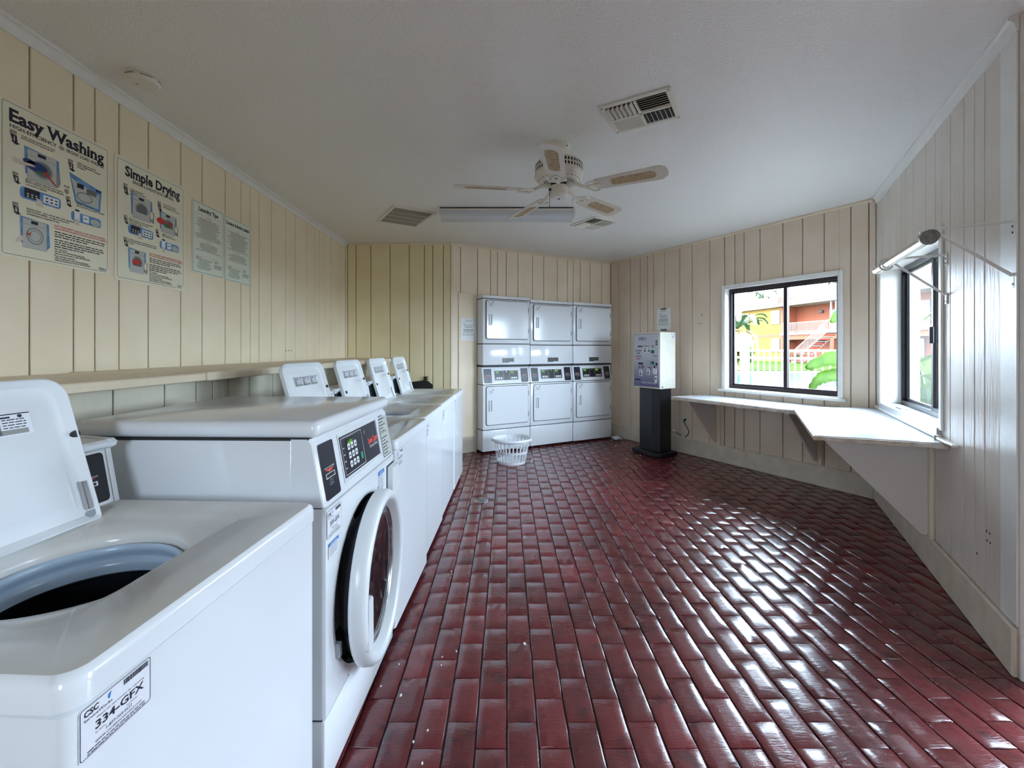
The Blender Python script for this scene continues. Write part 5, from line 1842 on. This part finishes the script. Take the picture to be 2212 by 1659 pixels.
# nail holes in the planks
for k, sx, z in (('D', .93, 1.70), ('D', .925, 1.66), ('D', 1.56, 1.715), ('D', 1.565, 1.695), ('D', 1.56, 1.6), ('D', 1.53, 1.6), ('E', 2.10, .48), ('E', 2.105, .44), ('E', 2.13, .48), ('E', 2.135, .44), ('E', 2.0, .34), ('A', 5.55, 1.28), ('A', 5.6, 1.28), ('A', 5.65, 1.28)):
    b = MB('dark'); b.cyl((sx, -.0008, z), .006, .001, 8, 'y'); b.obj('nail_hole', WALLS[k])

# ------------------------------------------------------------------ outdoors
M['concrete'] = P('pool_deck', (104, 98, 92), 0.9, spec=0.03, var=0.06, vscale=1.5)
M['grass'] = P('lawn', (46, 68, 16), 0.9, spec=0.02, var=0.3, vscale=3)
M['water'] = P('pool_water', (14, 70, 84), 0.15, spec=0.06, var=0.2, vscale=.7)
M['fencew'] = P('white_fence', (150, 136, 130), 0.5)
M['brownpost'] = P('brown_post', (150, 110, 100), 0.6)
M['globe'] = P('white_globe', (236, 236, 234), 0.3)
M['orange'] = P('orange_stucco', (106, 47, 18), 0.8)
M['yellow'] = P('cream_stucco', (104, 78, 36), 0.8, spec=0.1)
M['redstucco'] = P('red_stucco', (116, 56, 44), 0.8)
M['rooft'] = P('roof_shingle', (80, 58, 48), 0.9, spec=0.03, var=0.1, vscale=2)
M['bwhite'] = P('building_white', (132, 124, 118), 0.6)
M['bglass'] = P('building_glass', (90, 100, 112), 0.1)
M['curtain'] = P('curtain', (110, 110, 112), 0.8)
M['stairred'] = P('stair_red', (196, 70, 56), 0.7)
M['leaf'] = P('banana_leaf', (58, 90, 6), 0.6, spec=0.15, var=0.35, vscale=7, stretch=(1, 1, 1))
M['leafd'] = P('palm_leaf', (48, 76, 40), 0.5, var=0.4, vscale=4)
M['leafy'] = P('dry_palm_leaf', (140, 116, 60), 0.6, var=0.3, vscale=4)
M['trunk'] = P('palm_trunk', (120, 92, 66), 0.9, var=0.3, vscale=12)

b = MB('concrete'); b.box(-40, 90, -40, 110, -.30, -.145); b.box(2.2, 50, 7.6, 15.3, -.146, -.05)
b.obj('pool_deck', smooth=False, kind='structure', label='pale concrete pool deck outside')
t = thing('swimming_pool', 'turquoise swimming pool beyond the white fence', 'pool', (15, 21, 0))
b = MB('water'); b.box(-9.2, 9.2, -5.4, 5.6, -.144, -.10); b.obj('water', t, smooth=False)
b = MB('concrete')
for q in ((-9.6, 9.6, -5.8, -5.4), (-9.6, 9.6, 5.6, 6.0), (-9.6, -9.2, -5.4, 5.6), (9.2, 9.6, -5.4, 5.6)): b.box(*q, -.145, -.03)
b.obj('coping', t, smooth=False)
b = MB('grass'); b.prism([(8, 28.5), (33.3, 28.9), (27.6, 63.0), (8, 63.0)], -.145, -.061)
b.obj('lawn', None, smooth=False, label='bright green lawn before the orange building', cat='lawn', kind='stuff')

# white picket pool fence, running parallel to the window wall
uD = FR['D'][1]
fo = Vector((4.64, 8.6, 0)); fa = FR['D'][4]
t = thing('pool_fence', 'white metal picket fence between the window and the pool', 'fence', fo, fa)
for z in (1.27, 1.135, .16):
    b = MB('fencew'); b.box(-2.6, 2.25, -.018, .018, z - .02, z + .02); b.obj('rail', t, smooth=False)
pk = MB('fencew'); pk.box(-.010, .010, -.010, .010, -.05, 1.25)
first = None
for i in range(43):
    x = -2.5 + i * .11
    if first is None:
        first = pk.obj('picket', t, (x, 0, 0), smooth=False)
    else:
        link('picket', first.data, t, (x, 0, 0))
for x in (-2.55, .03, 2.2):
    b = MB('fencew'); b.box(x - .035, x + .035, -.035, .035, -.05, 1.31); b.obj('post', t, smooth=False)

t = thing('globe_lamp', 'round white globe lamp on a post behind the pool fence', 'lamp post', (5.34, 10.0, 0))
b = MB('globe'); b.lathe([(.05, 1.27), (.11, 1.30), (.165, 1.37), (.188, 1.46), (.165, 1.56), (.11, 1.62), (.001, 1.648)], 28); b.obj('globe', t, ang=80)
b = MB('brownpost'); b.box(-.045, .045, -.045, .045, -.05, 1.27, .004, 1); b.obj('post', t, smooth=False)

def leaf(pts, width, mat, parent, name='leaf', fold=.25, ragged=.0, seed=0, up=(0, 0, 1)):
    rn = random.Random(seed)
    pts = [Vector(p) for p in pts]
    # resample as Catmull-Rom
    sm = []
    for i in range(len(pts) - 1):
        p0, p1, p2, p3 = pts[max(i - 1, 0)], pts[i], pts[i + 1], pts[min(i + 2, len(pts) - 1)]
        for k in range(6):
            tt = k / 6
            sm.append(0.5 * ((2 * p1) + (-p0 + p2) * tt + (2 * p0 - 5 * p1 + 4 * p2 - p3) * tt ** 2 + (-p0 + 3 * p1 - 3 * p2 + p3) * tt ** 3))
    sm.append(pts[-1])
    n = len(sm)
    b = MB(mat)
    vs, fs = [], []
    for i, p in enumerate(sm):
        tg = (sm[min(i + 1, n - 1)] - sm[max(i - 1, 0)]).normalized()
        s = tg.cross(Vector(up)); s.normalize()
        w = s.cross(tg)
        q = i / (n - 1)
        ww = width * (math.sin(math.pi * min(q * .92 + .06, 1)) ** .6)
        r1, r2 = 1 - ragged * rn.random(), 1 - ragged * rn.random()
        vs += [p + s * ww * r1 + w * ww * fold, p - w * .001, p - s * ww * r2 + w * ww * fold, p - w * .012]
    for i in range(n - 1):
        a = i * 4
        fs += [(a, a + 1, a + 5, a + 4), (a + 1, a + 2, a + 6, a + 5)]
    b.add([tuple(v) for v in vs], fs)
    o = b.obj(name, parent, ang=60)
    md = o.modifiers.new('thick', 'SOLIDIFY'); md.thickness = .004 * max(1, width * 3)
    return o

t = thing('banana_plant', 'bright green banana plant with torn leaves outside the windows', 'plant', (4.95, 5.6, 0))
def rel(x, y, z): return (x - 4.95, y - 5.6, z)
b = MB('trunk'); b.tube([(0, 0, -.05), (-.02, 0, .6), (.02, .03, 1.3)], [.09, .075, .05], 12); b.obj('stem', t)
LV = [([(4.95, 5.6, 1.1), (4.45, 5.5, 1.22), (4.0, 5.45, 1.17), (3.66, 5.42, 1.06)], .125),
      ([(4.95, 5.6, .8), (4.5, 5.45, .95), (4.05, 5.42, .97), (3.80, 5.40, .92), (3.69, 5.4, .76)], .09),
      ([(4.95, 5.6, 1.3), (4.6, 5.5, 1.85), (4.2, 5.45, 1.78), (3.95, 5.4, 1.62)], .10),
      ([(4.95, 5.6, 1.2), (5.25, 5.5, 1.7), (5.5, 5.35, 1.6), (5.7, 5.2, 1.3)], .16),
      ([(4.95, 5.6, 1.0), (5.2, 5.2, 1.25), (5.25, 4.9, 1.2), (5.3, 4.6, .95)], .15),
      ([(4.95, 5.6, .7), (5.2, 5.6, .95), (5.5, 5.6, .8), (5.7, 5.6, .5)], .15),
      ([(4.95, 5.6, 1.3), (5.0, 5.75, 1.9), (5.05, 5.95, 2.1), (5.1, 6.2, 2.0)], .15)]
for i, (pts, w) in enumerate(LV):
    leaf([rel(*p) for p in pts], w, 'leaf', t, ragged=.35, seed=i, up=(0, -1, .5) if i < 3 else (0, 0, 1))

def shrub(loc, label, r, h, seed, mats=('leafd', 'leaf'), n=34, group='shrubs by the orange building'):
    rn = random.Random(seed)
    t = thing('shrub', label, 'shrub', loc, 0, group)
    b = MB(mats[0]); 
    for i in range(n):
        if i == n // 2: b.use(mats[1])
        a = rn.uniform(0, 6.28); el = rn.uniform(.1, 1.4)
        d = Vector((math.cos(a) * math.cos(el), math.sin(a) * math.cos(el), math.sin(el)))
        p0 = Vector((0, 0, h * .15)) + d * r * .2
        p1 = Vector((d.x * r, d.y * r, h * (.3 + .7 * math.sin(el)) * rn.uniform(.7, 1)))
        s = d.cross(Vector((0, 0, 1))).normalized() * r * .16
        mid = (p0 + p1) / 2 + Vector((0, 0, h * .1))
        b.add([tuple(p0), tuple(mid + s), tuple(p1), tuple(mid - s)], [(0, 1, 2, 3)])
    b.obj('foliage', t, smooth=False)
    b = MB('trunk'); b.tube([(0, 0, 0), (0, 0, h * .5)], r * .06, 6); b.obj('stem', t)

def palm(loc, label, h, fr, n, seed, dry=8, group='palms by the pool', th=.16):
    rn = random.Random(seed)
    t = thing('palm_tree', label, 'palm', loc, 0, group)
    b = MB('trunk'); b.tube([(0, 0, 0), (.05, 0, h * .5), (0, 0, h)], [th, th * .8, th * .7], 10); b.obj('trunk', t)
    for i in range(n + dry):
        a = 2 * math.pi * i / n * 1.618 + rn.uniform(-.2, .2)
        L = fr * rn.uniform(.8, 1.1)
        if i < n:
            lift = rn.uniform(.35, 1.0); drp = rn.uniform(-.1, .6)
            pts = [(0, 0, h), (math.cos(a) * L * .4, math.sin(a) * L * .4, h + L * lift * .5), (math.cos(a) * L * .8, math.sin(a) * L * .8, h + L * (lift * .7 - drp * .2)), (math.cos(a) * L, math.sin(a) * L, h + L * (lift * .6 - drp * .6))]
            leaf(pts, L * .15, 'leafd', t, name='frond', ragged=.5, seed=i)
        else:
            pts = [(0, 0, h * .95), (math.cos(a) * L * .35, math.sin(a) * L * .35, h * .92), (math.cos(a) * L * .55, math.sin(a) * L * .55, h - L * .35), (math.cos(a) * L * .6, math.sin(a) * L * .6, h - L * .7)]
            leaf(pts, L * .13, 'leafy', t, name='frond', ragged=.5, seed=i)
palm((15.2, 29.2, -.06), 'leafy palm with hanging dry fronds left in the pool window', 2.7, 2.0, 17, 3, dry=14)
palm((38.2, 66.0, -.145), 'distant palm crown above the red parapet', 9.0, 2.2, 9, 5, dry=0)
palm((46.0, 61.0, -.145), 'distant palm crown behind the tiled roof ridge', 10.2, 2.2, 9, 8, dry=0)
shrub((17.4, 32.0, -.06), 'dark shrub below the leafy palm', 1.1, 2.0, 1)
shrub((14.0, 30.5, -.06), 'dark shrub at the left edge of the pool window', 1.0, 1.8, 2)
shrub((28.2, 43.5, -.06), 'reddish shrub by the cream wall of the building', .8, 1.5, 3, ('redstucco', 'leafd'))
shrub((6.6, 6.9, -.1), 'leafy shrub outside the deep-set window', .8, 1.6, 6, ('leaf', 'leafd'), group='shrubs outside the windows')
shrub((7.9, 7.7, -.1), 'taller shrub farther out from the deep-set window', 1.0, 2.2, 7, ('leafd', 'leaf'), group='shrubs outside the windows')

# apartment building
bo = Vector((31.6, 42.0, 0)); bu = Vector((.165, -.986, 0)).normalized(); ba = math.atan2(bu.y, bu.x)
t = thing('apartment_building', 'two-storey orange apartment building with balconies across the pool', 'building', bo, ba)
b = MB('orange'); b.box(-7.2, 18, 1.8, 9, -.145, 6.0); b.obj('wall', t, smooth=False)
b = MB('yellow'); b.box(-22, -7.2, .0, 9, -.145, 6.0); b.obj('wall', t, smooth=False)
for q in ((-22.01, -7.19, -.02, 0, 2.7, 3.0), (-7.2, -6.9, -.02, 1.8, 0, 6.0), (-1.0, -.6, .0, .4, 0, 2.35), (6, 6.4, 0, .4, 0, 2.35), (-6.9, 18, .05, .35, 2.35, 2.86)):
    b = MB('orange'); b.box(*q); b.obj('pier', t, smooth=False)
b = MB('bwhite'); b.box(-7.2, 18, -.1, 1.8, 2.86, 3.1); b.obj('balcony_slab', t, smooth=False)
b = MB('bwhite'); b.box(-7.2, 18, -.7, 9, 6.0, 6.22); b.obj('eave', t, smooth=False)
b = MB('bwhite'); b.box(-22, -7.2, -.5, 9, 6.0, 6.2); b.obj('eave', t, smooth=False)
b = MB('rooft'); b.loft([[(-7.4, -.8, 6.22), (18.2, -.8, 6.22), (18.2, 10, 6.22), (-7.4, 10, 6.22)], [(-2, 4.5, 8.6), (14, 4.5, 8.6), (14, 4.9, 8.6), (-2, 4.9, 8.6)]])
b.obj('roof', t, smooth=False)
b = MB('rooft'); b.loft([[(-22.2, -.6, 6.2), (-11.5, -.6, 6.2), (-11.5, 10, 6.2), (-22.2, 10, 6.2)], [(-20, 4.5, 8.0), (-15, 4.5, 8.0), (-15, 4.9, 8.0), (-20, 4.9, 8.0)]])
b.obj('roof', t, smooth=False)
b = MB('redstucco'); b.box(-11.4, -7.3, -.3, 4, 6.2, 7.1); b.use('bwhite'); b.box(-11.8, -11.4, -.35, 4, 6.2, 7.3); b.obj('parapet', t, smooth=False)
for x in (-.35, -.9, 7.0):
    b = MB('bwhite'); b.box(x - .06, x + .06, -.06, .06, 3.1, 6.0); b.obj('column', t, smooth=False)
b = MB('bwhite')
for z in (4.15, 3.2): b.box(-7.0, 18, -.03, .03, z - .03, z + .03)
x = -7.0
while x < 18:
    b.box(x - .014, x + .014, -.014, .014, 3.2, 4.15); x += .16
b.obj('railing', t, kind='stuff', smooth=False)
for (x0, x1, z0, z1, yy) in ((-8.5, -7.35, 4.2, 5.6, 0), (-8.5, -7.35, 1.1, 2.45, 0), (-13.5, -12.2, 4.2, 5.6, 0), (-2.7, -.2, 3.1, 5.3, 1.8), (-2.7, -1.2, 0, 2.2, 1.8), (4, 6.4, 3.1, 5.3, 1.8), (9.0, 10.5, 4.0, 5.4, 1.8), (4, 6, 0, 2.2, 1.8)):
    b = MB('bronze'); b.box(x0 - .08, x1 + .08, yy - .06, yy, z0 - .08, z1 + .08); w = b.obj('window', t, smooth=False)
    b = MB('bglass'); b.box(x0, x1, yy - .075, yy - .06, z0, z1)
    b.use('curtain'); b.box(x0, x0 + (x1 - x0) * .45, yy - .08, yy - .075, z0, z1)
    b.obj('pane', w, smooth=False)
for z in (5.2, 2.1):
    b = MB('seam'); b.box(-3.9, -3.5, 1.55, 1.8, z - .12, z + .16, .05, 1); b.obj('wall_lamp', t)
st = thing('outdoor_stair', 'white-railed outdoor stair with red treads climbing to the balcony', 'stairs', bo, ba)
for i in range(16):
    b = MB('stairred' if i % 2 else 'bwhite'); b.box(-3.2 + i * .26, -2.9 + i * .26, -2.2, -1.0, i * .195 + .05, i * .195 + .15); b.obj('tread', st, smooth=False)
for yy in (-2.25, -.98):
    b = MB('bwhite'); b.loft([[(-3.4, yy, -.06), (-3.1, yy, -.06), (-3.1, yy + .05, -.06), (-3.4, yy + .05, -.06)], [(.9, yy, 2.98), (1.1, yy, 3.1), (1.1, yy + .05, 3.1), (.9, yy + .05, 2.98)]])
    b.obj('stringer', st, smooth=False)
b = MB('bwhite')
b.tube([(-3.3, -2.22, .95), (1.0, -2.22, 4.05)], .04, 6)
for i in range(27): b.box(-3.25 + i * .16 - .014, -3.25 + i * .16 + .014, -2.23, -2.2, i * .1155 + .0, i * .1155 + .95)
b.obj('handrail', st, kind='stuff', smooth=False)
b = MB('bwhite'); b.box(1.0, 4.0, -2.3, -.1, 2.9, 3.1); b.obj('landing', st, smooth=False)
b = MB('bwhite'); b.box(3.8, 4.0, -2.3, -2.1, -.06, 2.9); b.obj('post', st, smooth=False)

# stucco pier outside the right window
b = MB('stucco'); b.box(-.20, .14, -.16, .16, -.06, 2.62, .02, 2)
b.obj('stucco_pier', None, (3.74, 4.30, 0), R(10), smooth=False, label='rough white stucco pier just outside the deep-set window', cat='pillar')
